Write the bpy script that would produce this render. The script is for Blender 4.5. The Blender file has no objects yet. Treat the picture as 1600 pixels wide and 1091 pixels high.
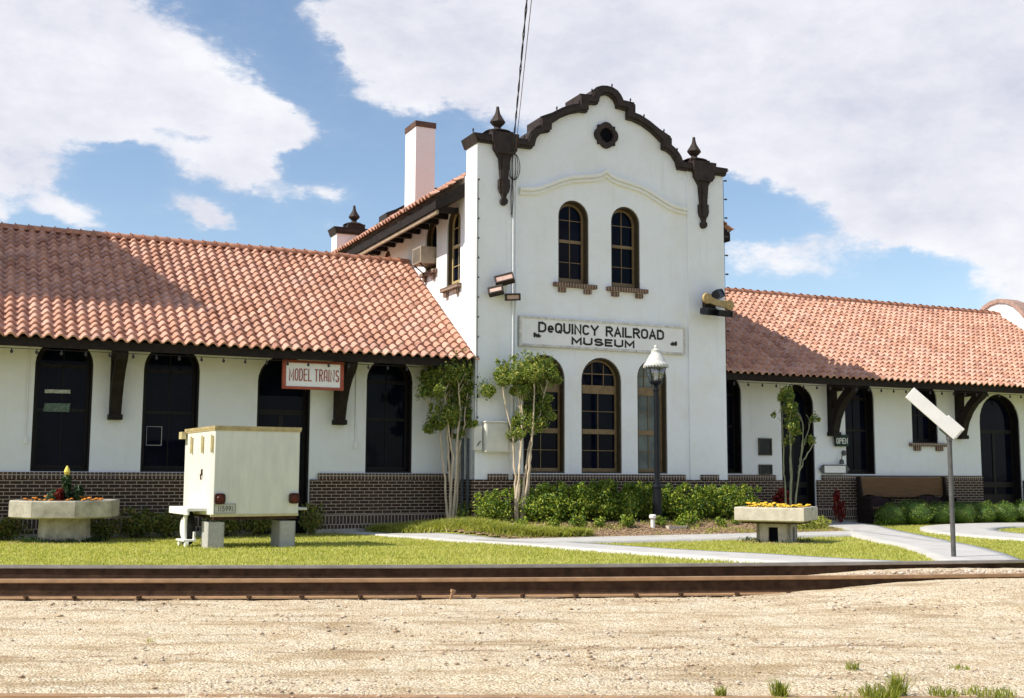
import bpy, bmesh, math, random
import numpy as np
from mathutils import Vector, Matrix
from mathutils.geometry import tessellate_polygon
R = math.radians
random.seed(7); rng = np.random.default_rng(7)
SC = bpy.context.scene
COL = SC.collection

# ------------------------------------------------------------------ camera
CAM = Vector((-9.669, -22.218, 1.25))
dvec = Vector((0.42633, 0.89794, 0.10925)).normalized()
rvec = Vector((0.90315, -0.42930, 0.00405)).normalized()
uvec = rvec.cross(dvec).normalized()
cd = bpy.data.cameras.new('camera'); cam = bpy.data.objects.new('camera', cd); COL.objects.link(cam)
m = Matrix((rvec, uvec, -dvec)).transposed().to_4x4(); m.translation = CAM
cam.matrix_world = m
cd.sensor_width = 36; cd.lens = 39.96; cd.clip_end = 5000; cd.clip_start = .1
SC.camera = cam
DH = np.array([0.42889, 0.90336]); RH = np.array([0.90336, -0.42889])    # forward / sideways directions on the ground

# ------------------------------------------------------------------ light
SUN = Vector((-.96, .035, 1.0)).normalized()          # towards the sun: from the left, just behind the plane of the front wall
sl = bpy.data.lights.new('sun', 'SUN'); so = bpy.data.objects.new('sun', sl); COL.objects.link(so)
sl.energy = 5.0; sl.angle = R(.5); sl.color = (1, .93, .80)
so.rotation_euler = SUN.to_track_quat('Z', 'Y').to_euler()
SC.view_settings.view_transform = 'Standard'; SC.view_settings.look = 'None'
SC.view_settings.exposure = 0.27; SC.view_settings.gamma = 1
W = bpy.data.worlds.new('World'); SC.world = W; W.use_nodes = True

class NT:
    def __init__(s, tree): s.t = tree; s.n = tree.nodes; s.l = tree.links
    def node(s, typ, **kw):
        n = s.n.new(typ)
        for k, v in kw.items():
            if k.startswith('i_'):
                key = k[2:]; key = int(key) if key.isdigit() else key.replace('_', ' ')
                s.set(n.inputs[key], v)
            else: setattr(n, k, v)
        return n
    def set(s, sock, v):
        if isinstance(v, bpy.types.NodeSocket): s.l.new(v, sock)
        else: sock.default_value = v
    def math(s, op, a, b=None, c=None, clamp=False):
        n = s.n.new('ShaderNodeMath'); n.operation = op; n.use_clamp = clamp
        s.set(n.inputs[0], a)
        if b is not None: s.set(n.inputs[1], b)
        if c is not None: s.set(n.inputs[2], c)
        return n.outputs[0]
    def vmath(s, op, a, b=None):
        n = s.n.new('ShaderNodeVectorMath'); n.operation = op
        s.set(n.inputs[0], a)
        if b is not None: s.set(n.inputs[1], b)
        return n.outputs[1] if op in ('DOT_PRODUCT', 'LENGTH') else n.outputs[0]
    def mix(s, f, a, b, blend='MIX'):
        n = s.n.new('ShaderNodeMix'); n.data_type = 'RGBA'; n.blend_type = blend
        s.set(n.inputs[0], f); s.set(n.inputs[6], a); s.set(n.inputs[7], b); return n.outputs[2]
    def ramp(s, f, stops, mode='LINEAR'):
        n = s.n.new('ShaderNodeValToRGB'); s.set(n.inputs[0], f); cr = n.color_ramp; cr.interpolation = mode
        while len(cr.elements) < len(stops): cr.elements.new(.5)
        for e, (p, c) in zip(cr.elements, stops):
            e.position = p; e.color = (c, c, c, 1) if isinstance(c, (int, float)) else (*c, 1)
        return n.outputs[0]
    def noise(s, vec, scale, detail=4, rough=.55, dist=0):
        n = s.n.new('ShaderNodeTexNoise'); s.set(n.inputs['Vector'], vec); n.inputs['Scale'].default_value = scale
        n.inputs['Detail'].default_value = detail; n.inputs['Roughness'].default_value = rough
        n.inputs['Distortion'].default_value = dist; return n.outputs[0]
    def smooth(s, v, lo, hi):
        n = s.n.new('ShaderNodeMapRange'); n.interpolation_type = 'SMOOTHSTEP'
        s.set(n.inputs[0], v); n.inputs[1].default_value = lo; n.inputs[2].default_value = hi; return n.outputs[0]

# cumulus clouds by azimuth / elevation (degrees): az, el, half-widths, tilt, weight
CLOUDS = [(0.9, 19.7, 7.42, 4.36, 0, 1), (5.8, 18.9, 4.84, 2.58, 18, 1), (10.1, 17.8, 4.19, 1.45, 22, 1), (13.3, 17.0, 2.26, 0.71, 12, 1), (2.1, 16.4, 5.16, 0.81, 0, 0.7), (1.2, 13.9, 2.1, 1.45, 0, 0.9), (3.6, 12.0, 1.45, 0.84, 10, 0.8), (0.7, 11.6, 0.65, 0.65, 0, 0.7), (10.7, 15.2, 2.58, 1.03, -8, 0.9), (12.4, 14.2, 1.29, 0.58, 10, 0.6), (9.8, 12.8, 2.26, 0.77, 8, 0.85), (10.6, 12.1, 1.29, 0.52, 0, 0.5), (15.6, 13.7, 1.77, 0.45, 0, 0.7), (16.3, 12.0, 1.94, 0.58, 0, 0.5), (17.3, 22.2, 2.26, 1.61, 20, 0.9), (18.7, 20.8, 1.94, 1.29, 0, 0.9), (22.7, 21.2, 4.19, 2.42, 0, 1), (22.0, 19.1, 3.55, 1.13, 0, 0.6), (30.7, 20.6, 8.07, 4.84, 0, 1), (40.0, 20.4, 10.65, 5.48, 0, 1), (47.5, 17.6, 8.39, 5.81, 0, 1), (41.5, 16.7, 7.1, 2.58, 10, 0.9), (47.3, 12.7, 5.16, 2.42, 10, 1), (45.0, 12.1, 3.23, 1.13, 0, 0.8), (38.3, 11.2, 3.23, 0.65, 5, 0.7), (39.8, 9.7, 4.52, 0.81, 5, 0.5), (49.1, 9.0, 1.77, 1.45, -25, 0.9), (19.4, 19.8, 0.97, 0.45, 0, -0.5), (18.7, 20.5, 0.71, 0.65, 0, -0.3), (37.5, 20.0, 0.45, 0.97, 0, -0.55), (39.6, 20.4, 0.39, 0.39, 0, -0.5), (40.6, 16.8, 1.29, 0.45, 0, -0.4), (35.3, 20.3, 0.81, 0.32, 0, -0.3), (40.2, 15.0, 0.65, 0.45, 0, -0.4), (36.7, 13.9, 1.29, 1.29, 0, -0.4), (39.8, 12.6, 3.4, 1.5, 8, -0.75), (45.6, 9.6, 3.2, 1.0, 5, -0.6), (36.5, 12.9, 1.6, 1.3, 0, -0.5), (14.4, 15.2, 1.5, .7, 10, -.5), (9.6, 16.25, 2.6, .40, 8, -.7), (6.3, 14.6, 2.6, 1.2, 0, -.5), (21.4, 17.8, 1.94, 0.71, -10, -0.5), (32.9, 17.8, 1.29, 0.65, 0, -0.3)]
def build_sky():
    t = NT(W.node_tree); t.n.clear()
    tc = t.node('ShaderNodeTexCoord').outputs['Generated']
    sky = t.node('ShaderNodeTexSky', sky_type='NISHITA', sun_disc=False, sun_elevation=math.asin(SUN.z),
                 sun_rotation=math.atan2(SUN.x, SUN.y), air_density=1.0, dust_density=.6, ozone_density=1.6)
    sx = t.node('ShaderNodeSeparateXYZ', i_0=tc)
    deg = 180 / math.pi
    az = t.math('MULTIPLY', t.math('ARCTAN2', sx.outputs[0], sx.outputs[1]), deg)
    el = t.math('MULTIPLY', t.math('ARCSINE', sx.outputs[2]), deg)
    dom = t.vmath('MULTIPLY', tc, (1, 1, 1.9))
    wob = t.node('ShaderNodeTexNoise', i_Vector=dom, i_Scale=17.0, i_Detail=8.0, i_Roughness=.62).outputs['Color']
    p = t.node('ShaderNodeCombineXYZ', i_0=az, i_1=el).outputs[0]
    p = t.vmath('ADD', p, t.vmath('MULTIPLY', t.vmath('SUBTRACT', wob, (.5, .5, .5)), (4.2, 2.6, 0)))
    tot = None
    for a, e, ra, rb, rot, w in CLOUDS:
        q = t.vmath('SUBTRACT', p, (a, e, 0)); c, s_ = math.cos(R(-rot)), math.sin(R(-rot))
        x = t.vmath('DOT_PRODUCT', q, (c / ra, s_ / ra, 0)); y = t.vmath('DOT_PRODUCT', q, (-s_ / rb, c / rb, 0))
        r2 = t.math('MULTIPLY_ADD', x, x, t.math('MULTIPLY', y, y))
        g = t.math('MULTIPLY', t.math('POWER', math.e, t.math('MULTIPLY', r2, -.75)), w)
        tot = g if tot is None else t.math('ADD', tot, g)
    n1 = t.noise(dom, 13, 10, .66); n2 = t.noise(dom, 46, 8, .65)
    # elsewhere in the sky: scattered cumulus from noise alone
    rest = t.smooth(t.noise(dom, 2.2, 3), .42, .62)
    side = t.smooth(t.math('ABSOLUTE', t.math('SUBTRACT', az, 25.4)), 27, 36)
    high = t.smooth(el, 24.5, 34)
    out = t.math('MAXIMUM', side, high)
    tot = t.math('ADD', t.math('MULTIPLY', tot, t.math('SUBTRACT', 1, out)), t.math('MULTIPLY', rest, out))
    dens = t.math('ADD', tot, t.math('MULTIPLY', t.math('SUBTRACT', n1, .5), 1.25))
    dens = t.math('ADD', dens, t.math('MULTIPLY', t.math('SUBTRACT', n2, .5), .60))
    alpha = t.math('ADD', t.math('MULTIPLY', t.smooth(dens, .47, .98), .93), t.math('MULTIPLY', t.smooth(dens, .1, .7), .07))
    shade = t.math('ADD', t.math('MULTIPLY', t.noise(dom, 5.5, 8, .6), .6), t.math('MULTIPLY', n1, .4))
    cloud = t.ramp(t.math('ADD', shade, t.math('MULTIPLY', t.math('SUBTRACT', tot, 1), -.05)), [(.32, (.58, .60, .70)), (.47, (.72, .73, .80)), (.60, (.83, .84, .88))])
    bg1 = t.node('ShaderNodeBackground', i_0=t.mix(1.0, sky.outputs[0], (1.0, .99, .97, 1), 'MULTIPLY'), i_1=.14)
    bg2 = t.node('ShaderNodeBackground', i_0=cloud, i_1=.95)
    ms = t.node('ShaderNodeMixShader', i_0=alpha); t.l.new(bg1.outputs[0], ms.inputs[1]); t.l.new(bg2.outputs[0], ms.inputs[2])
    o = t.node('ShaderNodeOutputWorld'); t.l.new(ms.outputs[0], o.inputs[0])
build_sky()

# ------------------------------------------------------------------ materials
MATS = {}
def newmat(name):
    mt = bpy.data.materials.new(name); mt.use_nodes = True; t = NT(mt.node_tree); t.n.clear()
    o = t.node('ShaderNodeOutputMaterial'); b = t.node('ShaderNodeBsdfPrincipled'); t.l.new(b.outputs[0], o.inputs[0])
    MATS[name] = mt; return mt, t, b, o
def objco(t): return t.node('ShaderNodeTexCoord').outputs['Object']
def bump(t, b, h, strength, dist=.02):
    n = t.node('ShaderNodeBump', i_Height=h, i_Strength=strength, i_Distance=dist); t.l.new(n.outputs[0], b.inputs['Normal'])
def M(name, c, rough=.7, var=.2, scale=5, bmp=0, bscale=60, metal=0, c2=None, spec=None, stretch=(1, 1, 1), bd=.01):
    spec = spec if spec is not None else (.5 if sum(c) > .35 else .18)
    mt, t, b, o = newmat(name); v = t.vmath('MULTIPLY', objco(t), stretch)
    n = t.noise(v, scale, 6, .6)
    lo = c2 or tuple(x * (1 - var) for x in c); hi = tuple(min(1, x * (1 + var)) for x in c)
    t.set(b.inputs['Base Color'], t.ramp(n, [(.3, lo), (.7, hi)]))
    b.inputs['Roughness'].default_value = rough; b.inputs['Metallic'].default_value = metal
    b.inputs['Specular IOR Level'].default_value = spec
    if bmp: bump(t, b, t.noise(v, bscale, 4), bmp, bd)
    return mt
def m_stucco(name, base, dirt=1.0):
    mt, t, b, o = newmat(name); v = objco(t)
    big = t.noise(v, .8, 5, .6); mid = t.noise(v, 5, 6, .65)
    streak = t.noise(t.vmath('MULTIPLY', v, (5, 5, .35)), 1.6, 5, .6)
    c = t.mix(t.math('MULTIPLY', t.smooth(big, .42, .72), .5 * dirt), (*base, 1), (base[0] * .90, base[1] * .86, base[2] * .76, 1))
    c = t.mix(t.math('MULTIPLY', t.smooth(streak, .54, .80), .34 * dirt), c, (base[0] * .72, base[1] * .70, base[2] * .64, 1))
    c = t.mix(t.math('MULTIPLY', t.smooth(mid, .35, .8), .14), c, (base[0] * .8, base[1] * .79, base[2] * .77, 1))
    t.set(b.inputs['Base Color'], c); b.inputs['Roughness'].default_value = .9; b.inputs['Specular IOR Level'].default_value = .2
    h = t.math('ADD', t.math('MULTIPLY', t.noise(v, 38, 5, .65), .5), t.math('MULTIPLY', t.noise(v, 6, 3), 1.2))
    bump(t, b, h, .55, .02); return mt
def m_brick(name, c1, c2, mortar, bw=.205, bh=.068, off=.5, soldier=False, msize=.0075):
    mt, t, b, o = newmat(name); sx = t.node('ShaderNodeSeparateXYZ', i_0=objco(t))
    h = t.math('ADD', sx.outputs[0], sx.outputs[1])
    v = t.node('ShaderNodeCombineXYZ', i_0=h, i_1=sx.outputs[2]).outputs[0]
    v = t.vmath('ADD', v, t.vmath('MULTIPLY', t.vmath('SUBTRACT', t.node('ShaderNodeTexNoise', i_Vector=v, i_Scale=9.0).outputs['Color'], (.5, .5, .5)), (.008, .008, 0)))
    if soldier: v = t.vmath('MULTIPLY', v, (1, 1, 1))
    br = t.node('ShaderNodeTexBrick', offset=off, offset_frequency=2)
    t.set(br.inputs['Vector'], v); br.inputs['Scale'].default_value = 1
    br.inputs['Color1'].default_value = (*c1, 1); br.inputs['Color2'].default_value = (*c2, 1); br.inputs['Mortar'].default_value = (*mortar, 1)
    br.inputs['Mortar Size'].default_value = msize; br.inputs['Mortar Smooth'].default_value = .25; br.inputs['Bias'].default_value = -.1
    br.inputs['Brick Width'].default_value = bw; br.inputs['Row Height'].default_value = bh
    n = t.noise(v, 14, 6, .65)
    c = t.mix(.55, br.outputs[0], t.mix(n, (.45, .42, .4, 1), (1.55, 1.5, 1.45, 1)), 'MULTIPLY')
    c = t.mix(t.math('MULTIPLY', t.smooth(t.noise(v, 1.1, 4), .5, .75), .3), c, (.10, .08, .065, 1))
    t.set(b.inputs['Base Color'], c); b.inputs['Roughness'].default_value = .85
    hh = t.math('SUBTRACT', t.math('MULTIPLY', n, .3), br.outputs['Fac'])
    bump(t, b, hh, .7, .012); return mt
def m_tile(name, period, expo):
    mt, t, b, o = newmat(name)
    uv = t.node('ShaderNodeUVMap').outputs[0]
    cell = t.vmath('FLOOR', uv)
    wn = t.node('ShaderNodeTexWhiteNoise', noise_dimensions='3D'); t.set(wn.inputs[0], cell)
    v = objco(t)
    base = t.ramp(wn.outputs[0], [(0, (.30, .13, .085)), (.22, (.43, .21, .135)), (.55, (.52, .265, .18)), (.85, (.58, .33, .245)), (1, (.36, .195, .15))])
    f = t.smooth(t.noise(v, 9, 6, .7), .35, .75)
    c = t.mix(t.math('MULTIPLY', f, .42), base, (.66, .46, .38, 1))
    big = t.smooth(t.noise(v, .55, 4), .45, .75)
    c = t.mix(t.math('MULTIPLY', big, .25), c, (.42, .23, .18, 1))
    c = t.mix(t.math('MULTIPLY', t.smooth(t.noise(v, 30, 5, .7), .56, .8), .35), c, (.17, .085, .06, 1))
    st = t.smooth(t.noise(t.vmath('MULTIPLY', v, (3.2, .45, .45)), 1.4, 6, .65), .55, .75)
    c = t.mix(t.math('MULTIPLY', st, .35), c, (.24, .13, .095, 1))
    t.set(b.inputs['Base Color'], c); b.inputs['Roughness'].default_value = .62; b.inputs['Specular IOR Level'].default_value = .4
    bump(t, b, t.noise(v, 45, 5), .35, .01); return mt
def m_leaf(name, cols, trans=.35):
    mt, t, b, o = newmat(name); rnd = t.node('ShaderNodeNewGeometry').outputs['Random Per Island']
    n = len(cols); c = t.ramp(rnd, [(i / max(1, n - 1), k) for i, k in enumerate(cols)])
    t.set(b.inputs['Base Color'], c); b.inputs['Roughness'].default_value = .5; b.inputs['Specular IOR Level'].default_value = .35
    tr = t.node('ShaderNodeBsdfTranslucent', i_0=t.mix(1, c, (1.25, 1.3, .6, 1), 'MULTIPLY'))
    ms = t.node('ShaderNodeMixShader', i_0=trans); t.l.new(b.outputs[0], ms.inputs[1]); t.l.new(tr.outputs[0], ms.inputs[2])
    t.l.new(ms.outputs[0], o.inputs[0]); return mt
def m_glass(name, c=(.002, .003, .008), rough=.05):
    mt, t, b, o = newmat(name); v = objco(t)
    t.set(b.inputs['Base Color'], t.ramp(t.noise(v, 2.3, 4), [(.35, c), (.75, tuple(x * 2.2 + .001 for x in c))]))
    b.inputs['Roughness'].default_value = rough; b.inputs['Specular IOR Level'].default_value = .07
    bump(t, b, t.noise(v, 3, 2), .05, .02); return mt

STUCCO = m_stucco('white_stucco', (.83, .85, .885))
STUCCO_SH = m_stucco('eave_shaded_stucco', (.78, .80, .83), .7)  # tower white darkened: eave shade on the wings put into the colour
STUCCO_C = m_stucco('cream_moulding', (.82, .82, .79), 1.1)
BRICK = m_brick('dark_brick', (.030, .012, .007), (.054, .021, .012), (.44, .37, .28))
SOLDIER = m_brick('soldier_brick', (.085, .042, .026), (.042, .022, .016), (.40, .34, .28), bw=.076, bh=.24, off=0, msize=.010)
SOLDIER2 = m_brick('soldier_base_brick', (.062, .034, .024), (.040, .022, .017), (.40, .34, .27), bw=.076, bh=.19, off=.5, msize=.011)
SILLB = m_brick('sill_brick', (.16, .085, .055), (.10, .055, .04), (.42, .37, .31), bw=.07, bh=.3, off=0)
TILE = m_tile('clay_tile', .21, .23)
RIDGE = M('ridge_tile', (.47, .22, .135), .65, .3, 7, .3, c2=(.30, .135, .085))
COPE = M('coping_paint', (.040, .029, .025), .6, .35, 6, .3, 40)
DARKWOOD = M('dark_wood', (.018, .013, .011), .7, .4, 8, .3, stretch=(1, 1, 1))
OLDWOOD = M('weathered_wood', (.33, .25, .17), .8, .35, 9, .3)
JAMB = M('dark_jamb_paint', (.062, .046, .027), .5, .25, 7)
SASH = M('tan_sash_paint', (.19, .125, .055), .5, .25, 7, .1)
SASHL = M('pale_sash_paint', (.46, .36, .18), .5, .2, 7)
WSASH = M('wing_sash_paint', (.012, .010, .010), .5, .3, 7)
GLASS = m_glass('dark_glass'); GLASSP = m_glass('pale_glass', (.10, .115, .11), .12)  # second glass is a lighter grey-green pane colour
DOORM = M('dark_door_paint', (.010, .010, .013), .55, .3, 6, spec=.25)
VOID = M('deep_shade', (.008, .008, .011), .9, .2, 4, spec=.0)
CONC = M('old_concrete', (.40, .375, .325), .9, .3, 5, .5, 30, c2=(.24, .22, .18))
CONC2 = M('pale_concrete', (.50, .455, .385), .9, .18, 8, .4, 40)
WALKM = M('walk_concrete', (.47, .46, .45), .9, .14, 3, .3, 50)
BLOCKM = M('block_concrete', (.40, .39, .38), .95, .15, 20, .6, 70)
TRAILER = M('trailer_paint', (.66, .65, .61), .55, .10, 2.2, .06, 20, stretch=(3, 3, .7))
TRIMY = M('trailer_trim', (.52, .44, .24), .5, .2, 8)
TAIL = M('tail_light_red', (.055, .017, .012), .25, .25, 20)
RUBBER = M('black_rubber', (.015, .015, .016), .7, .2, 10)
STEELG = M('grey_steel', (.30, .30, .30), .5, .2, 10, metal=.3)
BLACKM = M('black_paint_metal', (.010, .012, .016), .35, .2, 10)
WHITEM = M('white_paint', (.78, .77, .75), .5, .06, 6)
SIGNW = M('sign_white', (.80, .79, .78), .5, .05, 4, .05)
SIGNF = M('sign_frame', (.58, .56, .52), .7, .3, 9)
REDP = M('sign_red', (.33, .065, .03), .6, .2, 6)
LETTER = M('black_letter', (.035, .030, .026), .6, .3, 8)
GREYP = M('grey_cabinet_paint', (.66, .65, .60), .6, .08, 5)
POSTM = M('post_galvanised', (.10, .10, .10), .5, .3, 9, metal=.2)
PINK = M('lamp_lens_pink', (.50, .34, .29), .3, .15, 12)
TANM = M('tan_enamel', (.36, .25, .10), .45, .2, 9)
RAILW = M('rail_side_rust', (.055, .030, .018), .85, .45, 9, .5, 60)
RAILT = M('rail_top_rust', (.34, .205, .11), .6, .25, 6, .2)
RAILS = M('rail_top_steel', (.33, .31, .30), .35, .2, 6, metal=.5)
BARK = M('crape_bark', (.56, .46, .34), .8, .28, 8, .3, stretch=(3, 3, .6))
BARKG = M('green_stem', (.26, .27, .16), .8, .3, 8)
LEAF_C = m_leaf('crape_leaf', [(.045, .095, .022), (.11, .19, .035), (.28, .33, .06), (.44, .40, .10)])
LEAF_S = m_leaf('shrub_leaf', [(.030, .075, .012), (.095, .18, .020), (.25, .33, .035), (.42, .44, .05)], .22)
LEAF_B = m_leaf('boxwood_leaf', [(.018, .048, .014), (.04, .09, .020), (.09, .16, .022), (.28, .32, .035)], .15)
LEAF_F = m_leaf('foundation_leaf', [(.05, .08, .018), (.11, .16, .025), (.22, .23, .05), (.32, .22, .07)])
LEAF_R = m_leaf('red_leaf', [(.10, .008, .010), (.20, .012, .012), (.28, .03, .02)])
LEAF_G = m_leaf('grey_green_leaf', [(.06, .11, .06), (.10, .16, .09)])
LEAF_D = m_leaf('dark_leaf', [(.02, .05, .02), (.045, .09, .03)])
GRASS = m_leaf('grass_blade', [(.25, .30, .055), (.39, .41, .085), (.50, .48, .13), (.54, .48, .19)], .4)
LIRI = m_leaf('border_grass_blade', [(.22, .27, .05), (.40, .43, .09), (.55, .52, .17)], .4)
WEED = m_leaf('weed_blade', [(.12, .17, .02), (.26, .30, .04), (.36, .33, .08)], .4)
PETO = M('orange_petal', (.62, .21, .012), .6, .2, 30)
PETY = M('yellow_petal', (.70, .44, .02), .6, .2, 30)
SOIL = M('soil', (.07, .05, .035), .95, .4, 20, .6)
CHIM = m_stucco('chimney_stucco', (.81, .77, .76), .6)
BENCHM = M('bench_wood', (.135, .075, .035), .6, .25, 4, .2, stretch=(.5, 3, 6))
ACM = M('ac_metal', (.34, .27, .20), .6, .25, 8)
CABLE = M('cable_black', (.03, .026, .024), .6, .2, 8)
STONEM = m_leaf('gravel_stone', [(.26, .17, .10), (.44, .33, .23), (.56, .47, .38), (.64, .57, .49)], 0)
MULCH = m_leaf('mulch_chip', [(.20, .12, .065), (.36, .24, .14), (.50, .36, .23)], 0)
ASSUMED_B = m_stucco('assumed_building_render', (.55, .5, .45))
def m_lawn():
    mt, t, b, o = newmat('lawn_turf'); v = objco(t)
    c = t.ramp(t.noise(v, 1.4, 7, .7), [(.3, (.26, .30, .055)), (.5, (.40, .41, .09)), (.7, (.50, .46, .16))])
    c = t.mix(t.math('MULTIPLY', t.smooth(t.noise(v, 60, 4), .5, .8), .5), c, (.10, .12, .02, 1))
    t.set(b.inputs['Base Color'], c); b.inputs['Roughness'].default_value = .95; b.inputs['Specular IOR Level'].default_value = .1
    bump(t, b, t.noise(v, 70, 4), .8, .02); return mt
def m_gravel():
    mt, t, b, o = newmat('gravel_ballast'); v = objco(t)
    c = t.ramp(t.noise(v, 2.6, 8, .72), [(.32, (.56, .475, .345)), (.47, (.705, .645, .52)), (.62, (.765, .735, .64))])
    vw = t.vmath('ADD', v, t.vmath('MULTIPLY', t.vmath('SUBTRACT', t.node('ShaderNodeTexNoise', i_Vector=v, i_Scale=60.0).outputs['Color'], (.5, .5, .5)), (.004, .004, .004)))
    v1 = t.node('ShaderNodeTexVoronoi', i_Vector=vw, i_Scale=62.0); v2 = t.node('ShaderNodeTexVoronoi', i_Vector=vw, i_Scale=135.0)
    g1 = t.ramp(t.node('ShaderNodeSeparateXYZ', i_0=v1.outputs['Color']).outputs[0], [(0, (.38, .27, .17)), (.16, (.80, .68, .54)), (.5, (1.0, .96, .90)), (.85, (1.15, 1.12, 1.08)), (1, (.60, .50, .40))])
    g2 = t.ramp(t.node('ShaderNodeSeparateXYZ', i_0=v2.outputs['Color']).outputs[1], [(0, (.5, .40, .30)), (.3, (.92, .82, .70)), (1, (1.15, 1.12, 1.08))])
    c = t.mix(.75, c, g1, 'MULTIPLY'); c = t.mix(.6, c, g2, 'MULTIPLY')
    # brown drifts run along the rails
    al = t.node('ShaderNodeCombineXYZ', i_0=t.vmath('DOT_PRODUCT', v, (RH[0] * .55, RH[1] * .55, 0)), i_1=t.vmath('DOT_PRODUCT', v, (DH[0] * 2.2, DH[1] * 2.2, 0))).outputs[0]
    c = t.mix(t.math('MULTIPLY', t.smooth(t.noise(al, 1.2, 8, .70), .49, .63), .66), c, (.34, .235, .125, 1))
    c = t.mix(t.math('MULTIPLY', t.smooth(t.noise(v, 7, 7, .75), .57, .72), .55), c, (.33, .21, .115, 1))
    rd = DH - .11 * RH; rut = t.math('ABSOLUTE', t.math('SUBTRACT', t.vmath('DOT_PRODUCT', v, (rd[0], rd[1], 0)), float(CAM.x * rd[0] + CAM.y * rd[1] + 7.93)))
    rut = t.math('MULTIPLY', t.math('SUBTRACT', 1, t.smooth(rut, .012, .06)), t.smooth(t.noise(v, 3, 5, .7), .42, .6))
    c = t.mix(t.math('MULTIPLY', rut, .75), c, (.30, .18, .10, 1))
    t.set(b.inputs['Base Color'], c); b.inputs['Roughness'].default_value = .95; b.inputs['Specular IOR Level'].default_value = .15
    h = t.math('SUBTRACT', t.math('MULTIPLY', t.noise(v, 25, 6, .65), 1.2), t.math('MULTIPLY', v1.outputs['Distance'], .6))
    bump(t, b, h, 1.0, .02); return mt
LAWN = m_lawn(); GRAVEL = m_gravel()
GROUNDM = M('far_ground', (.22, .19, .12), .95, .3, 1.2, .4, 20)
MULCHB = M('mulch_bed', (.33, .225, .14), .95, .35, 25, .8, 60)
GLOBE = None
def m_clear():
    mt, t, b, o = newmat('lantern_glass'); g = t.node('ShaderNodeBsdfTransparent', i_0=(.86, .88, .9, 1)); s = t.node('ShaderNodeBsdfGlossy', i_0=(1, 1, 1, 1), i_1=.05)
    ms = t.node('ShaderNodeMixShader', i_0=.16); t.l.new(g.outputs[0], ms.inputs[1]); t.l.new(s.outputs[0], ms.inputs[2]); t.l.new(ms.outputs[0], o.inputs[0]); return mt
CLEAR = m_clear()

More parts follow.
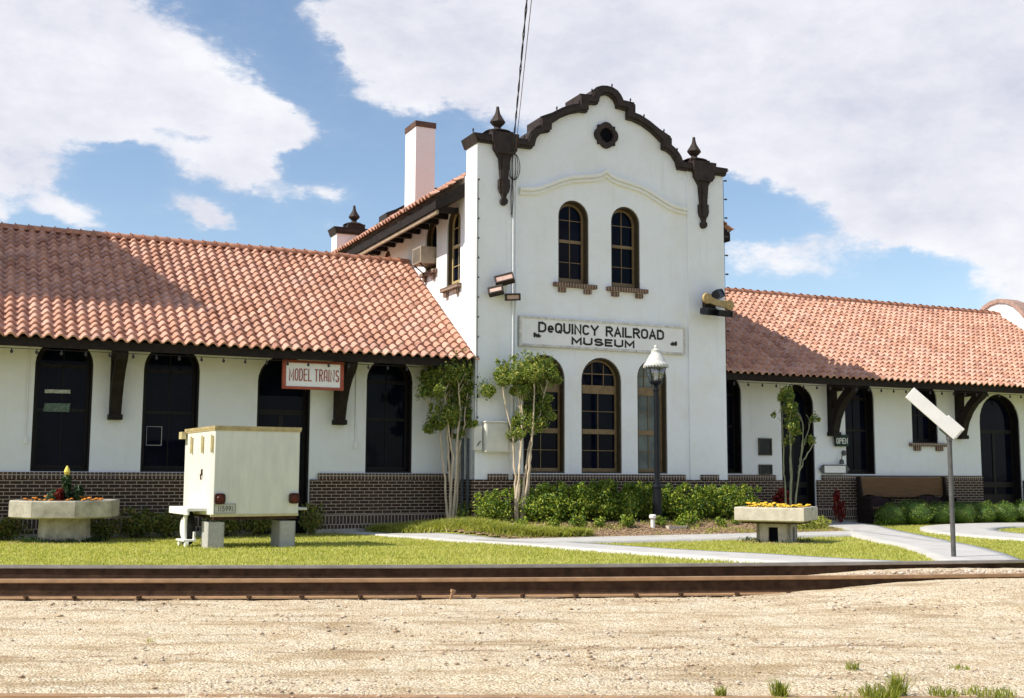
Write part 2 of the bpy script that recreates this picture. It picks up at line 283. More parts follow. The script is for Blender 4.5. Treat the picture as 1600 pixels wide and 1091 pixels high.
# ------------------------------------------------------------------ mesh helpers
ID = lambda u, v, n: (u, v, n)
class MB:
    def __init__(s): s.v = []; s.f = []; s.mi = []
    def add(s, vs, fs, mi=0):
        o = len(s.v); s.v += [tuple(v) for v in vs]; s.f += [tuple(i + o for i in f) for f in fs]; s.mi += [mi] * len(fs); return s
    def box(s, a, b, mi=0, Mx=None):
        (x0, y0, z0), (x1, y1, z1) = a, b
        vs = [(x0, y0, z0), (x1, y0, z0), (x1, y1, z0), (x0, y1, z0), (x0, y0, z1), (x1, y0, z1), (x1, y1, z1), (x0, y1, z1)]
        if Mx: vs = [Mx(*v) for v in vs]
        return s.add(vs, [(0, 3, 2, 1), (4, 5, 6, 7), (0, 1, 5, 4), (1, 2, 6, 5), (2, 3, 7, 6), (3, 0, 4, 7)], mi)
    def slab(s, outer, holes, Mx, n0, n1, mi=0, side=None):     # flat polygon with holes, given thickness
        loops = [outer] + list(holes); pts = [p for l in loops for p in l]; N = len(pts)
        tri = tessellate_polygon([[Vector((p[0], p[1], 0)) for p in l] for l in loops])
        vs = [Mx(p[0], p[1], n0) for p in pts] + [Mx(p[0], p[1], n1) for p in pts]
        s.add(vs, [tuple(t) for t in tri] + [tuple(i + N for i in t[::-1]) for t in tri], mi)
        o = len(s.v) - 2 * N; k = 0
        for l in loops:
            n = len(l)
            for i in range(n):
                a, b = k + i, k + (i + 1) % n
                s.f.append((o + a, o + b, o + b + N, o + a + N)); s.mi.append(mi if side is None else side)
            k += n
        return s
    def tube(s, pts, r, n=8, mi=0, cap=True):
        pts = [Vector(p) for p in pts]; rs = r if isinstance(r, (list, tuple)) else [r] * len(pts)
        vs = []; up = Vector((0, 0, 1))
        for i, p in enumerate(pts):
            d = (pts[min(i + 1, len(pts) - 1)] - pts[max(i - 1, 0)]).normalized()
            a = d.cross(up) if abs(d.z) < .95 else d.cross(Vector((0, 1, 0)))
            a.normalize(); b = a.cross(d)
            vs += [p + (a * math.cos(2 * math.pi * k / n) + b * math.sin(2 * math.pi * k / n)) * rs[i] for k in range(n)]
        fs = [(i * n + k, i * n + (k + 1) % n, (i + 1) * n + (k + 1) % n, (i + 1) * n + k) for i in range(len(pts) - 1) for k in range(n)]
        if cap: fs += [tuple(range(n))[::-1], tuple((len(pts) - 1) * n + k for k in range(n))]
        return s.add(vs, fs, mi)
    def lathe(s, prof, c=(0, 0, 0), n=16, mi=0, rot=0, Mx=None):   # profile [(r, z)]
        vs = []
        for r, z in prof:
            vs += [(c[0] + r * math.cos(rot + 2 * math.pi * k / n), c[1] + r * math.sin(rot + 2 * math.pi * k / n), c[2] + z) for k in range(n)]
        if Mx: vs = [Mx(*v) for v in vs]
        fs = [(i * n + k, i * n + (k + 1) % n, (i + 1) * n + (k + 1) % n, (i + 1) * n + k) for i in range(len(prof) - 1) for k in range(n)]
        fs += [tuple(range(n))[::-1], tuple((len(prof) - 1) * n + k for k in range(n))]
        return s.add(vs, fs, mi)
    def build(s, name, mat, parent=None, smooth=False, recalc=True, loc=None, bevel=0):
        me = bpy.data.meshes.new(name); me.from_pydata(s.v, [], s.f)
        for k in (mat if isinstance(mat, (list, tuple)) else [mat]): me.materials.append(k)
        if any(s.mi): me.polygons.foreach_set('material_index', s.mi)
        if recalc or bevel:
            bm = bmesh.new(); bm.from_mesh(me)
            if bevel:
                bmesh.ops.remove_doubles(bm, verts=bm.verts, dist=1e-5)
                es = [e for e in bm.edges if len(e.link_faces) == 2 and e.calc_face_angle(0) > .5]
                bmesh.ops.bevel(bm, geom=es, offset=bevel, segments=1, affect='EDGES', profile=.5)
            bmesh.ops.recalc_face_normals(bm, faces=bm.faces); bm.to_mesh(me); bm.free()
        if smooth: me.polygons.foreach_set('use_smooth', [True] * len(me.polygons))
        return link(name, me, parent, loc)
def link(name, me, parent=None, loc=None):
    o = bpy.data.objects.new(name, me); COL.objects.link(o)
    if parent: o.parent = parent
    if loc: o.location = loc
    return o
def npmesh(name, V, F, mats, mi=None, smooth=False, uv=None):
    V = np.asarray(V, np.float32).reshape(-1, 3); F = np.asarray(F, np.int32); k = F.shape[1]
    me = bpy.data.meshes.new(name); me.vertices.add(len(V)); me.vertices.foreach_set('co', V.ravel())
    me.loops.add(F.size); me.loops.foreach_set('vertex_index', F.ravel())
    me.polygons.add(len(F)); me.polygons.foreach_set('loop_start', np.arange(0, F.size, k, dtype=np.int32))
    me.polygons.foreach_set('loop_total', np.full(len(F), k, np.int32))
    for x in (mats if isinstance(mats, (list, tuple)) else [mats]): me.materials.append(x)
    if mi is not None: me.polygons.foreach_set('material_index', np.asarray(mi, np.int32))
    if smooth: me.polygons.foreach_set('use_smooth', np.ones(len(F), bool))
    if uv is not None:
        l = me.uv_layers.new(name='UVMap'); l.data.foreach_set('uv', np.asarray(uv, np.float32)[F.ravel()].ravel())
    me.update(calc_edges=True); me.validate(); return me
def tag(o, label=None, cat=None, group=None, kind=None):
    if label: o['label'] = label
    if cat: o['category'] = cat
    if group: o['group'] = group
    if kind: o['kind'] = kind
    return o
def thing(name, label, cat, loc=(0, 0, 0), rz=0, group=None):
    o = bpy.data.objects.new(name, None); COL.objects.link(o); o.location = loc; o.rotation_euler = (0, 0, rz)
    o.empty_display_size = .1
    return tag(o, label, cat, group)
def copy_tree(o, parent=None):
    c = o.copy(); COL.objects.link(c)
    if parent: c.parent = parent
    for ch in list(o.children): copy_tree(ch, c)
    return c
def arcp(cx, cy, rx, ry, a0, a1, n=10): return [(cx + rx * math.cos(R(a0 + (a1 - a0) * k / n)), cy + ry * math.sin(R(a0 + (a1 - a0) * k / n))) for k in range(n + 1)]
_o = arcp(.5, .72, .5, .28, 0, 180) + arcp(.5, .28, .5, .28, 180, 360); _o.append(_o[0])
_bowl = lambda y0, y1: [(0, y1), (.5, y1)] + arcp(.55, (y0 + y1) / 2, .45, (y1 - y0) / 2, 90, -90, 8) + [(.5, y0), (0, y0)]
GLYPH = {'D': [[(0, 0), (0, 1), (.45, 1)] + arcp(.45, .68, .55, .32, 90, 0, 6) + arcp(.45, .32, .55, .32, 0, -90, 6) + [(0, 0)]], 'e': [[(.02, .33), (.95, .33)] + arcp(.5, .33, .47, .33, 0, 320, 14)], 'Q': [_o, [(.55, .25), (1.0, -.08)]],
    'U': [[(0, 1), (0, .28)] + arcp(.5, .28, .5, .28, 180, 360) + [(1, 1)]], 'I': [[(.5, 0), (.5, 1)]], 'N': [[(0, 0), (0, 1), (1, 0), (1, 1)]], 'C': [arcp(.5, .72, .5, .28, 15, 180) + arcp(.5, .28, .5, .28, 180, 345)],
    'Y': [[(0, 1), (.5, .48), (1, 1)], [(.5, .5), (.5, 0)]], 'R': [[(0, 0), (0, 1), (.5, 1)] + arcp(.5, .76, .48, .24, 90, -90, 8) + [(0, .52)], [(.45, .52), (1, 0)]], 'A': [[(0, 0), (.5, 1), (1, 0)], [(.17, .32), (.83, .32)]], 'a': [[(0, 0), (0, .72)] + arcp(.5, .72, .5, .28, 180, 0) + [(1, 0)], [(0, .38), (1, .38)]],
    'L': [[(0, 1), (0, 0), (.95, 0)]], 'O': [_o], 'M': [[(0, 0), (0, 1), (.5, .25), (1, 1), (1, 0)]], 'S': [arcp(.5, .75, .47, .25, 20, 180, 8)[:-1] + arcp(.5, .75, .47, .25, 180, 262, 4) + arcp(.5, .26, .49, .26, 85, 0, 5) + arcp(.5, .26, .49, .26, 0, -165, 9)],
    'E': [[(.95, 1), (0, 1), (0, 0), (.95, 0)], [(0, .52), (.8, .52)]], 'T': [[(0, 1), (1, 1)], [(.5, 1), (.5, 0)]], 'P': [[(0, 0), (0, 1), (.5, 1)] + arcp(.5, .75, .48, .25, 90, -90, 8) + [(0, .5)]], '1': [[(.25, .8), (.5, 1), (.5, 0)]],
    '5': [[(.9, 1), (.1, 1), (.05, .55)] + arcp(.45, .30, .5, .31, 110, -150, 10)], '9': [arcp(.5, .70, .45, .30, 0, 360, 14), [(.95, .70), (.9, .3), (.4, 0)]]}
def lettering(body, h, Mx, mat, parent, w=.6, gap=.25, st=.1, ext=.004, widths={}):
    """painted block capitals built from strokes: h high, w wide, stroke width st (metres); centred on the origin"""
    ws = [(.0 if c == 'I' else (w * .62 if c == '1' else w * widths.get(c, 1))) for c in body]; tot = sum(ws) + gap * (len(body) - 1); x = -tot / 2; b = MB(); q = 0
    for c, cw in zip(body, ws):
        for pl in GLYPH[c]:
            P = [Vector((x + (p[0] - (.5 if c == 'I' else 0)) * (cw or w), (p[1] - .5) * (h - st))) for p in pl]; n = len(P); Lf, Rt = [], []; closed = (P[0] - P[-1]).length < 1e-4 and n > 3
            for k in range(n):
                a = P[k] - P[k - 1] if k else (P[0] - P[-2] if closed else P[1] - P[0]); e = P[k + 1] - P[k] if k < n - 1 else (P[1] - P[0] if closed else a)
                a, e = a.normalized(), e.normalized(); m_ = Vector((-(a + e).y, (a + e).x)); m_ = m_.normalized() if m_.length > 1e-4 else Vector((-a.y, a.x)); k_ = min(1 / max(.35, m_.dot(Vector((-a.y, a.x)))), 1.9)
                ex = (a * st * .5 * (-1 if k == 0 else 1)) if (not closed and k in (0, n - 1) and c in 'LEUDRNMAYTIP1') else Vector((0, 0))
                Lf.append(P[k] + ex + m_ * k_ * st / 2); Rt.append(P[k] + ex - m_ * k_ * st / 2)
            z1 = ext + .0004 * (q % 3); q += 1
            vs = [Mx(p.x, p.y, z1) for p in Lf] + [Mx(p.x, p.y, z1) for p in Rt] + [Mx(p.x, p.y, 0) for p in Lf] + [Mx(p.x, p.y, 0) for p in Rt]
            fs = [(k, k + n, k + n + 1, k + 1) for k in range(n - 1)] + [(k, k + 1, k + 1 + 2 * n, k + 2 * n) for k in range(n - 1)] + [(k + n, k + 3 * n, k + 1 + 3 * n, k + 1 + n) for k in range(n - 1)] + [(0, 2 * n, 3 * n, n), (n - 1, 2 * n - 1, 4 * n - 1, 3 * n - 1)]
            b.add(vs, fs)
        x += cw + gap
    return b.build('lettering', mat, parent)
def vnoise(x, y, seed=0):
    r = np.random.default_rng(seed).random((256, 256)); xi = np.floor(x).astype(int); yi = np.floor(y).astype(int)
    fx = x - xi; fy = y - yi; fx = fx * fx * (3 - 2 * fx); fy = fy * fy * (3 - 2 * fy); g = lambda a, b: r[a % 256, b % 256]
    return (g(xi, yi) * (1 - fx) + g(xi + 1, yi) * fx) * (1 - fy) + (g(xi, yi + 1) * (1 - fx) + g(xi + 1, yi + 1) * fx) * fy
def fbm(x, y, oct=5, seed=0):
    return sum(vnoise(x * 2 ** k, y * 2 ** k, seed + k) * .5 ** (k + 1) for k in range(oct))
sstep = lambda a, lo, hi: (lambda t: t * t * (3 - 2 * t))(np.clip((a - lo) / (hi - lo), 0, 1))

# ------------------------------------------------------------------ ground levels
def LD(X, Y): return (X - CAM.x) * RH[0] + (Y - CAM.y) * RH[1], (X - CAM.x) * DH[0] + (Y - CAM.y) * DH[1]
def XY(L, D): return CAM.x + L * RH[0] + D * DH[0], CAM.y + L * RH[1] + D * DH[1]
def bedmask(X, Y): return sstep(Y, -2.7, -.9) * sstep(X, -2.0, -.3) * (1 - sstep(X, 7.2, 8.6))
def H(X, Y):
    X = np.asarray(X, float); Y = np.asarray(Y, float); L, D = LD(X, Y)
    yard = .058 + .145 * sstep(L - .15 * (D - 11), 1.9, 4.6) * sstep(D, 9.3, 10.9)
    lawn = .12 * np.clip((21 - D) / 5, 0, 1)
    k = sstep(D, 13.0, 14.2)
    return yard * (1 - k) + lawn * k + .2 * bedmask(X, Y)
def hz(x, y): return float(H(x, y))
NEAR = lambda L: 11.19 + .104 * L + .0066 * L * L
FAR = lambda L: 12.74 + .113 * L + .0092 * L * L

# ------------------------------------------------------------------ buildings
depot = thing('railroad_depot', 'white stucco Spanish style railroad depot with red tile roofs and a curved gable tower', 'building')
TW = 6.5; TC = 3.25; YS = 1.03
FRONT = lambda u, v, n: (u, n, v)
SIDE = lambda u, v, n: (n, u, v)
def arch(u0, u1, v0, v1, n=14):
    r = (u1 - u0) / 2; c = (u0 + u1) / 2; s = v1 - r
    return [(u0, v0), (u1, v0)] + [(c + r * math.cos(math.pi * k / n), s + r * math.sin(math.pi * k / n)) for k in range(n + 1)]
low = [(0, 10.0), (.10, 9.975), (.19, 9.91), (.245, 9.82), (.26, 9.72), (.535, 9.70), (.535, 9.49), (.72, 9.475), (.95, 9.405), (1.2, 9.28), (1.5, 9.06), (1.5, 8.90), (1.66, 8.86), (1.78, 8.78), (1.89, 8.64), (1.94, 8.46), (3.28, 8.44)]
upp = [(0, 10.20), (.14, 10.185), (.27, 10.13), (.36, 10.04), (.42, 9.92), (.72, 9.905), (.72, 9.67), (.9, 9.63), (1.15, 9.52), (1.42, 9.36), (1.72, 9.225), (1.72, 9.04), (1.86, 8.95), (1.98, 8.83), (2.06, 8.655), (3.36, 8.64)]
mir = lambda P: [(TC - x, z) for x, z in P[::-1]] + [(TC + x, z) for x, z in P[1:]]
GW = [(1.16, 2.18), (2.60, 3.64), (4.06, 4.86)]; UW = [(2.02, 2.80), (3.39, 4.16)]
gwin = [arch(a, b, 1.27, 3.87) for a, b in GW]; uwin = [arch(a, b, 5.50, 7.42) for a, b in UW]
LOWI = [(TC - min(x, 3.25), z + .06) for x, z in low[::-1]] + [(TC + min(x, 3.25), z + .06) for x, z in low[1:]]
b = MB(); b.slab([(0, -.1), (TW, -.1)] + LOWI[::-1], gwin + uwin, FRONT, 0, .55)
b.box((0, -.045, 1.0), (.97, .02, 8.46)); b.box((5.46, -.045, 1.0), (TW, .02, 8.46))
sidew = [arch(.86, 1.66, 5.46, 7.27), arch(2.30, 3.02, 6.02, 7.23), arch(5.55, 6.15, 6.2, 7.10)]
b.slab([(.55, -.1), (10.5, -.1), (10.5, 7.85), (.55, 7.85)], sidew, SIDE, 0, .3)
b.box((TW - .3, .55, -.1), (TW, 10.5, 7.85))
b.slab([(0, -.1), (TW, -.1)] + LOWI[::-1], [], FRONT, 10.5, 11.05)
b.build('tower_wall', STUCCO, depot)
def coping(y0, y1):
    lo, up = mir(low), mir(upp)
    up2 = [up[0]] + up[1:]
    b = MB(); b.slab(lo + up2[::-1], [], FRONT, y0, y1)
    ins = [(TC + (x - TC) * .985, z + .045) for x, z in lo]; 
    b.slab(ins + [(x, z - .06) for x, z in up2][::-1], [], FRONT, y0 - .045, y0 + .002)
    return b.build('coping', COPE, depot)
coping(-.12, .62); coping(10.42, 11.12)
def finial(x, y):
    b = MB(); b.box((x - .27, y - .27, 8.6), (x + .27, y + .27, 8.80)); q = math.pi / 4
    b.lathe([(.36, 8.80), (.26, 8.85), (.15, 8.88), (.085, 8.91), (.075, 8.95), (.13, 9.0), (.175, 9.055), (.165, 9.09), (.105, 9.18), (.06, 9.26), (.042, 9.34), (.032, 9.42), (.0, 9.425)], (x, y, 0), 8, rot=math.pi / 8)
    return b.build('finial', COPE, depot)
def drop(x):   # long tapering bracket under each front finial
    p = [(-.30, 8.70), (-.30, 8.42), (-.26, 8.36), (-.26, 8.24), (-.19, 8.12), (-.125, 8.0), (-.085, 7.45), (-.125, 7.42), (-.13, 7.2), (-.10, 7.08), (-.06, 7.02), (-.035, 6.93), (-.08, 6.86), (-.075, 6.78), (-.03, 6.72)]
    p = [(a, 8.70 - (8.70 - z) * .81) for a, z in p]
    out = [(x + a, z) for a, z in p] + [(x - a, z) for a, z in p[::-1]]
    b = MB(); b.slab(out, [], FRONT, -.15, -.04)
    b.slab([(x + a * 1.06, z) for a, z in p[:5]] + [(x - a * 1.06, z) for a, z in p[:5][::-1]], [], FRONT, -.21, -.14)
    b.slab([(x + a * .6, z) for a, z in p[5:11]] + [(x - a * .6, z) for a, z in p[5:11][::-1]], [], FRONT, -.18, -.145)
    return b.build('drop_bracket', COPE, depot)
for x in (.62, 5.88): finial(x, .25); finial(x, 10.78); drop(x)
hm = [(2.2, 7.56), (1.95, 7.575), (1.70, 7.635), (1.43, 7.755), (1.15, 7.885), (.9, 7.97), (.6, 8.025), (.32, 8.07), (.14, 8.125), (0, 8.215)]
b = MB()
for dz, th, y in ((0, .08, -.10), (-.075, .045, -.055), (-.115, .05, -.075)):
    top = [(TC - .02 - x, z + dz) for x, z in hm] + [(TC - .02 + x, z + dz) for x, z in hm[:-1][::-1]]
    b.slab(top + [(x, z - th) for x, z in top[::-1]], [], FRONT, y, .001)
b.build('hood_moulding', STUCCO_C, depot)
def lobes(cx, cz, s):
    P = []; 
    for q in range(4):
        a0 = q * math.pi / 2
        for k in range(9):
            a = -1.15 + 2.3 * k / 8; px, pz = .17 + .14 * math.cos(a), .16 * math.sin(a)
            P.append((px * math.cos(a0) - pz * math.sin(a0), px * math.sin(a0) + pz * math.cos(a0)))
        P.append((.225 * math.cos(a0) - .225 * math.sin(a0), .225 * math.sin(a0) + .225 * math.cos(a0)))
    return [(cx + x * s, cz + z * s) for x, z in P]
b = MB(); b.slab(lobes(TC, 9.04, 1), [lobes(TC, 9.04, .58)], FRONT, -.07, .001); v = b.build('quatrefoil_vent', COPE, depot)
b = MB(); b.slab(lobes(TC, 9.04, .57), [], FRONT, -.012, -.004); b.build('vent_shade_plate', VOID, v)  # dark plate painted as the shaded vent hole; the wall behind is solid

def window(mx, u0, u1, v0, v1, nf, rec, style, pane=None, name='window'):
    s = 1 if style != 'x' else 1
    e = .004; o = arch(u0 + e, u1 - e, v0 + e, v1 - e); t = .036; i = arch(u0 + t, u1 - t, v0 + t, v1 - t)
    jm, sm = (WSASH, WSASH) if style.startswith('wing') else (JAMB, SASHL if style == 'side' else SASH)
    b = MB(); b.slab(o, [i], mx, nf + .03, nf + rec + .06); w = b.build(name, jm, depot)
    t2 = t + (.048 if style == 'ground' else .055); k = arch(u0 + t2, u1 - t2, v0 + t2 + .03, v1 - t2); n0, n1 = nf + rec, nf + rec + .05
    b = MB(); b.slab(arch(u0 + t + .003, u1 - t - .003, v0 + t + .003, v1 - t - .003), [k], mx, n0, n1)
    uc = (u0 + u1) / 2; a, c = u0 + t2 - .01, u1 - t2 + .01; R_ = (u1 - u0) / 2
    def bar(x0, x1, z0, z1, d=.006): b.box((x0, z0, n0 + d), (x1, z1, n1 - d), Mx=mx)
    g = .0075
    if style == 'ground':
        bar(a, c, 3.06, 3.25, -.012); bar(a, c, 2.15, 2.26, -.006); bar(uc - g, uc + g, v0 + t2, 3.06); 
        for z in (1.78, 2.66): bar(a, c, z - g, z + g, .01)
        w3 = (c - a) / 3; zt = v1 - t2 - .06
        for q in (1, 2): bar(a + w3 * q - g, a + w3 * q + g, 3.25, zt)
        bar(a, c, 3.50, 3.52, .012)
    elif style in ('upper', 'side'):
        mid = v0 + (v1 - v0) * .52; bar(a, c, mid - .035, mid + .035, -.006); bar(uc - g, uc + g, v0 + t2, v1 - t2 - .01)
        for z in (v0 + (mid - v0) * .52, mid + (v1 - R_ - mid) * .92): bar(a, c, z - g, z + g, .01)
        bar(a, c, v0 + t2 - .02, v0 + t2 + .06, -.004)
    elif style == 'wing':
        mid = v0 + (v1 - v0) * .46; bar(a, c, mid - .03, mid + .03, -.006); bar(uc - g, uc + g, v0 + t2, v1 - t2 - .01); bar(a, c, v1 - R_ - .05, v1 - R_ + .02)
    elif style == 'wingdoor':
        bar(a, c, 2.45, 2.56, -.01); bar(a, c, v0 + t, v0 + .75, -.004); bar(a, c, v0 + .95, v0 + 1.1, -.006); bar(uc - .05, uc + .05, v0 + t, 2.45)
    b.build('sash', sm, w)
    b = MB(); b.slab(arch(u0 + t + .01, u1 - t - .01, v0 + t + .01, v1 - t - .01), [], mx, n0 + .027, n0 + .033); b.build('pane', pane or GLASS, w)
    return w
for q, (a, c) in enumerate(GW): window(FRONT, a, c, 1.27, 3.87, 0, .17, 'ground', GLASSP if q == 2 else None)
def sill(mx, u0, u1, z, n, par):
    b = MB(); b.box((u0, z - .09, n - .11), (u1, z, n + .03), Mx=mx)
    d = (u1 - u0)
    for f in (.12, .72): b.box((u0 + d * f, z - .21, n - .075), (u0 + d * (f + .16), z - .09, n + .02), Mx=mx)
    return b.build('sill', SILLB, par)
for a, c in UW:
    w = window(FRONT, a, c, 5.50, 7.42, 0, .19, 'upper'); sill(FRONT, a - .14, c + .16, 5.50, 0, w)
w = window(SIDE, .86, 1.66, 5.46, 7.27, 0, .12, 'side'); sill(SIDE, .76, 1.80, 5.46, 0, w)
w = window(SIDE, 2.30, 3.02, 6.02, 7.23, 0, .12, 'x'); sill(SIDE, 2.22, 3.14, 6.02, 0, w)
window(SIDE, 5.55, 6.15, 6.2, 7.10, 0, .12, 'x')

# wings
LW = [(-12.95, -11.9, 1.26, 3.68, 'wing'), (-10.75, -9.72, 1.26, 3.68, 'wing'), (-8.63, -7.59, 1.26, 3.82, 'wing'), (-6.65, -5.57, 1.26, 3.82, 'wing'), (-4.40, -3.29, -.02, 3.68, 'wingdoor'), (-2.07, -1.02, 1.26, 3.76, 'wing')]
RW = [(6.62, 7.74, 1.28, 3.84, 'wing'), (8.97, 10.03, -.02, 3.57, 'wingdoor'), (11.07, 12.07, 1.28, 3.80, 'wing'), (13.40, 14.34, 2.13, 3.80, 'wing'), (15.93, 17.50, -.02, 3.56, 'wingdoor'), (18.55, 19.6, 1.28, 3.66, 'wing')]
XL, XR = -13.9, 20.4
b = MB()
for x0, x1, wl in ((XL, 0, LW), (TW, XR, RW)):
    b.slab([(x0, -.1), (x1, -.1), (x1, 4.05), (x0, 4.05)], [arch(a, c, z0, z1) for a, c, z0, z1, _ in wl], FRONT, YS, YS + .34)
    b.box((x0, 7.0, -.1), (x1, 7.3, 4.05))
b.build('wing_wall', STUCCO_SH, depot)
for wl in (LW, RW):
    for a, c, z0, z1, st in wl:
        w = window(FRONT, a, c, z0, z1, YS, .24, st, name='door' if st == 'wingdoor' else 'window')
        if z0 == 2.13: sill(FRONT, a - .14, c + .26, z0, YS, w)
# dark brick dado: rowlock cap, running courses, two soldier courses, footing
def dado(x0, x1, y, caps, z=1.12, base=True, back=.25):
    b = MB(); b.box((x0, y, .40 if base else -.1), (x1, y + back, z), 0)
    for c0, c1 in caps: b.box((c0, y - .012, z), (c1, y + back - .05, 1.25), 1)
    if base: b.box((x0 + .01, y - .012, .10), (x1 - .01, y + back, .40), 2); b.box((x0 - .01, y - .05, -.1), (x1 + .01, y + back, .10), 3)
    return b.build('brick_dado', [BRICK, SOLDIER, SOLDIER2, CONC], depot)
dado(-.06, TW + .06, -.085, [(.29, .76), (.89, 5.29), (5.73, 6.22)], 1.13)
b = MB(); b.box((-.075, .17, -.1), (.1, 1.0, 1.13), 0); b.build('brick_dado', [BRICK], depot)
dado(-13.9, -4.42, YS - .06, [(-13.9, -4.60)]); dado(-3.27, -.08, YS - .06, [(-3.10, -.12)])
dado(6.58, 8.95, YS - .06, [(6.6, 8.72)]); dado(10.05, 15.91, YS - .06, [(10.22, 15.9)]); dado(17.52, 20.4, YS - .06, [(17.7, 20.4)])

def tile_roof(name, O, U, Vd, N, ulen, vlen, p=.21, e=.23, amp=.041, seed=1, parent=depot):
    O, U, Vd, N = map(np.array, (O, U, Vd, N)); rr = np.random.default_rng(seed)
    ns = 10; nu = int(round(ulen / p)) * ns; us = np.arange(nu + 1) / ns; nv = int(round(vlen / e))
    ph = us % 1.0; prof = np.where(ph < .64, np.sin(np.pi * ph / .64) ** .8, -.30 * np.sin(np.pi * (ph - .64) / .36)) * amp * 1.5
    ti = np.floor(us).astype(int); V = []; UVs = []
    for r in range(nv):
        jit = rr.normal(0, .0035, ti.max() + 2)[ti]; jv = rr.normal(0, .009, ti.max() + 2)[ti]
        for (fv, lift, sq) in ((0, -.008, .93), (1, .034, 1.04), (1.0, .004, .9)):
            s_ = (r + fv) * e + (jv if fv else 0); h = prof * sq + lift + (jit if fv else 0)
            V.append(O + us[:, None] * p * U + np.asarray(s_ * np.ones_like(us))[:, None] * Vd + h[:, None] * N)
            UVs.append(np.stack([us + .18 + .0001, np.full_like(us, r + .25 + .5 * fv)], 1))
    V = np.concatenate(V); UVs = np.concatenate(UVs); n1 = nu + 1; F = []
    idx = np.arange(nu)
    for k in range(nv * 3 - 1):
        a = k * n1 + idx; F.append(np.stack([a, a + n1, a + n1 + 1, a + 1], 1))
    me = npmesh(name, V, np.concatenate(F), TILE, uv=UVs, smooth=False)
    bm = bmesh.new(); bm.from_mesh(me); bmesh.ops.recalc_face_normals(bm, faces=bm.faces); bm.to_mesh(me); bm.free()
    me.polygons.foreach_set('use_smooth', np.ones(len(me.polygons), bool))
    try: me.set_sharp_from_angle(angle=R(50))
    except Exception: pass
    return link(name, me, parent)
def ridge(par, p0, p1, r=.095, e=.26):
    p0, p1 = Vector(p0), Vector(p1); n = int((p1 - p0).length / e); d = (p1 - p0) / n; b = MB()
    a = d.normalized(); sd = Vector((-a.y, a.x, 0)); K = 10
    for i in range(n):
        q = p0 + d * i; vs = []; jz = random.gauss(0, .004)
        for t, rr in ((-.05, r + .022), (.06, r + .020), (.075, r + .002), (1.0, r - .008)):
            for k in range(K + 1):
                an = math.pi * (-.08 + 1.16 * k / K)
                vs.append(q + d * t + sd * rr * math.cos(an) + Vector((0, 0, rr * math.sin(an) * 1.05 + jz)))
        b.add(vs, [(j * (K + 1) + k, j * (K + 1) + k + 1, (j + 1) * (K + 1) + k + 1, (j + 1) * (K + 1) + k) for j in range(3) for k in range(K)])
    return b.build('ridge_cap', RIDGE, par, smooth=False)
SLP = .6574; cs, sn = math.cos(math.atan(SLP)), math.sin(math.atan(SLP)); YR, ZR = 4.13, 6.50
for sd_, x0, x1 in ((1, XL + .1, -.02), (2, TW + .02, XR)):
    rf = tile_roof('tile_roof', (x0, YR, ZR - .05), (1, 0, 0), (0, -cs, -sn), (0, -sn, cs), x1 - x0, 5.06, seed=sd_)
    ridge(rf, (x0, YR, ZR - .03), (x1, YR, ZR - .03))
    YB = 2 * YR; b = MB()
    pr = [(YR, ZR - .02), (YB + .07, 3.78), (YB + .07, 3.70), (YR, ZR - .14)]
    b.slab(pr, [], lambda u, v, n: (n, u, v), x0, x1); b.build('rear_slope', RIDGE, depot)
    pr = [(-.01, 3.68), (YR, ZR - .115), (YB + .01, 3.66), (YB + .01, 3.50), (YR, ZR - .30), (-.01, 3.505)]
    b = MB(); b.slab(pr, [], lambda u, v, n: (n, u, v), x0 + .02, x1 - .02); b.build('eave_board', DARKWOOD, depot)
# tower roof: eaves run front to back
TZ, TE = 7.36, .75; ZTR = TZ + (TC + TE) * SLP
ly = 10.42 - .63
rf = tile_roof('tile_roof', (TC, .63, ZTR - .02), (0, 1, 0), (-cs, 0, -sn), (-sn, 0, cs), ly, (TC + TE) / cs + .06, seed=5)
ridge(rf, (TC, .63, ZTR + .02), (TC, 10.42, ZTR + .02))
tile_roof('tile_roof', (TC, .63, ZTR - .02), (0, 1, 0), (cs, 0, -sn), (sn, 0, cs), ly, (TC + TE) / cs + .06, seed=6)
b = MB(); o_ = .10
pr = [(-TE + .06, TZ - .12), (TC, ZTR - .10), (TW + TE - .06, TZ - .12), (TW + TE - .06, TZ - .32), (TW + .1, TZ - .05), (TC, ZTR - .4), (-.1, TZ - .05), (-TE + .06, TZ - .32)]
b.slab(pr, [], FRONT, .63, 10.42); b.build('eave_board', DARKWOOD, depot)
b = MB(); b.box((-TE + .10, .7, TZ - .41), (-TE + .16, 10.4, TZ - .33)); b.build('gutter_board', OLDWOOD, depot)
b = MB(); b.box((-TE + .16, .95, TZ - .30), (-.02, 1.05, TZ - .17)); o = b.build('rafter_tail', DARKWOOD, depot)
for k in range(1, 16):
    c = o.copy(); COL.objects.link(c); c.parent = depot; c.location.y = k * .6
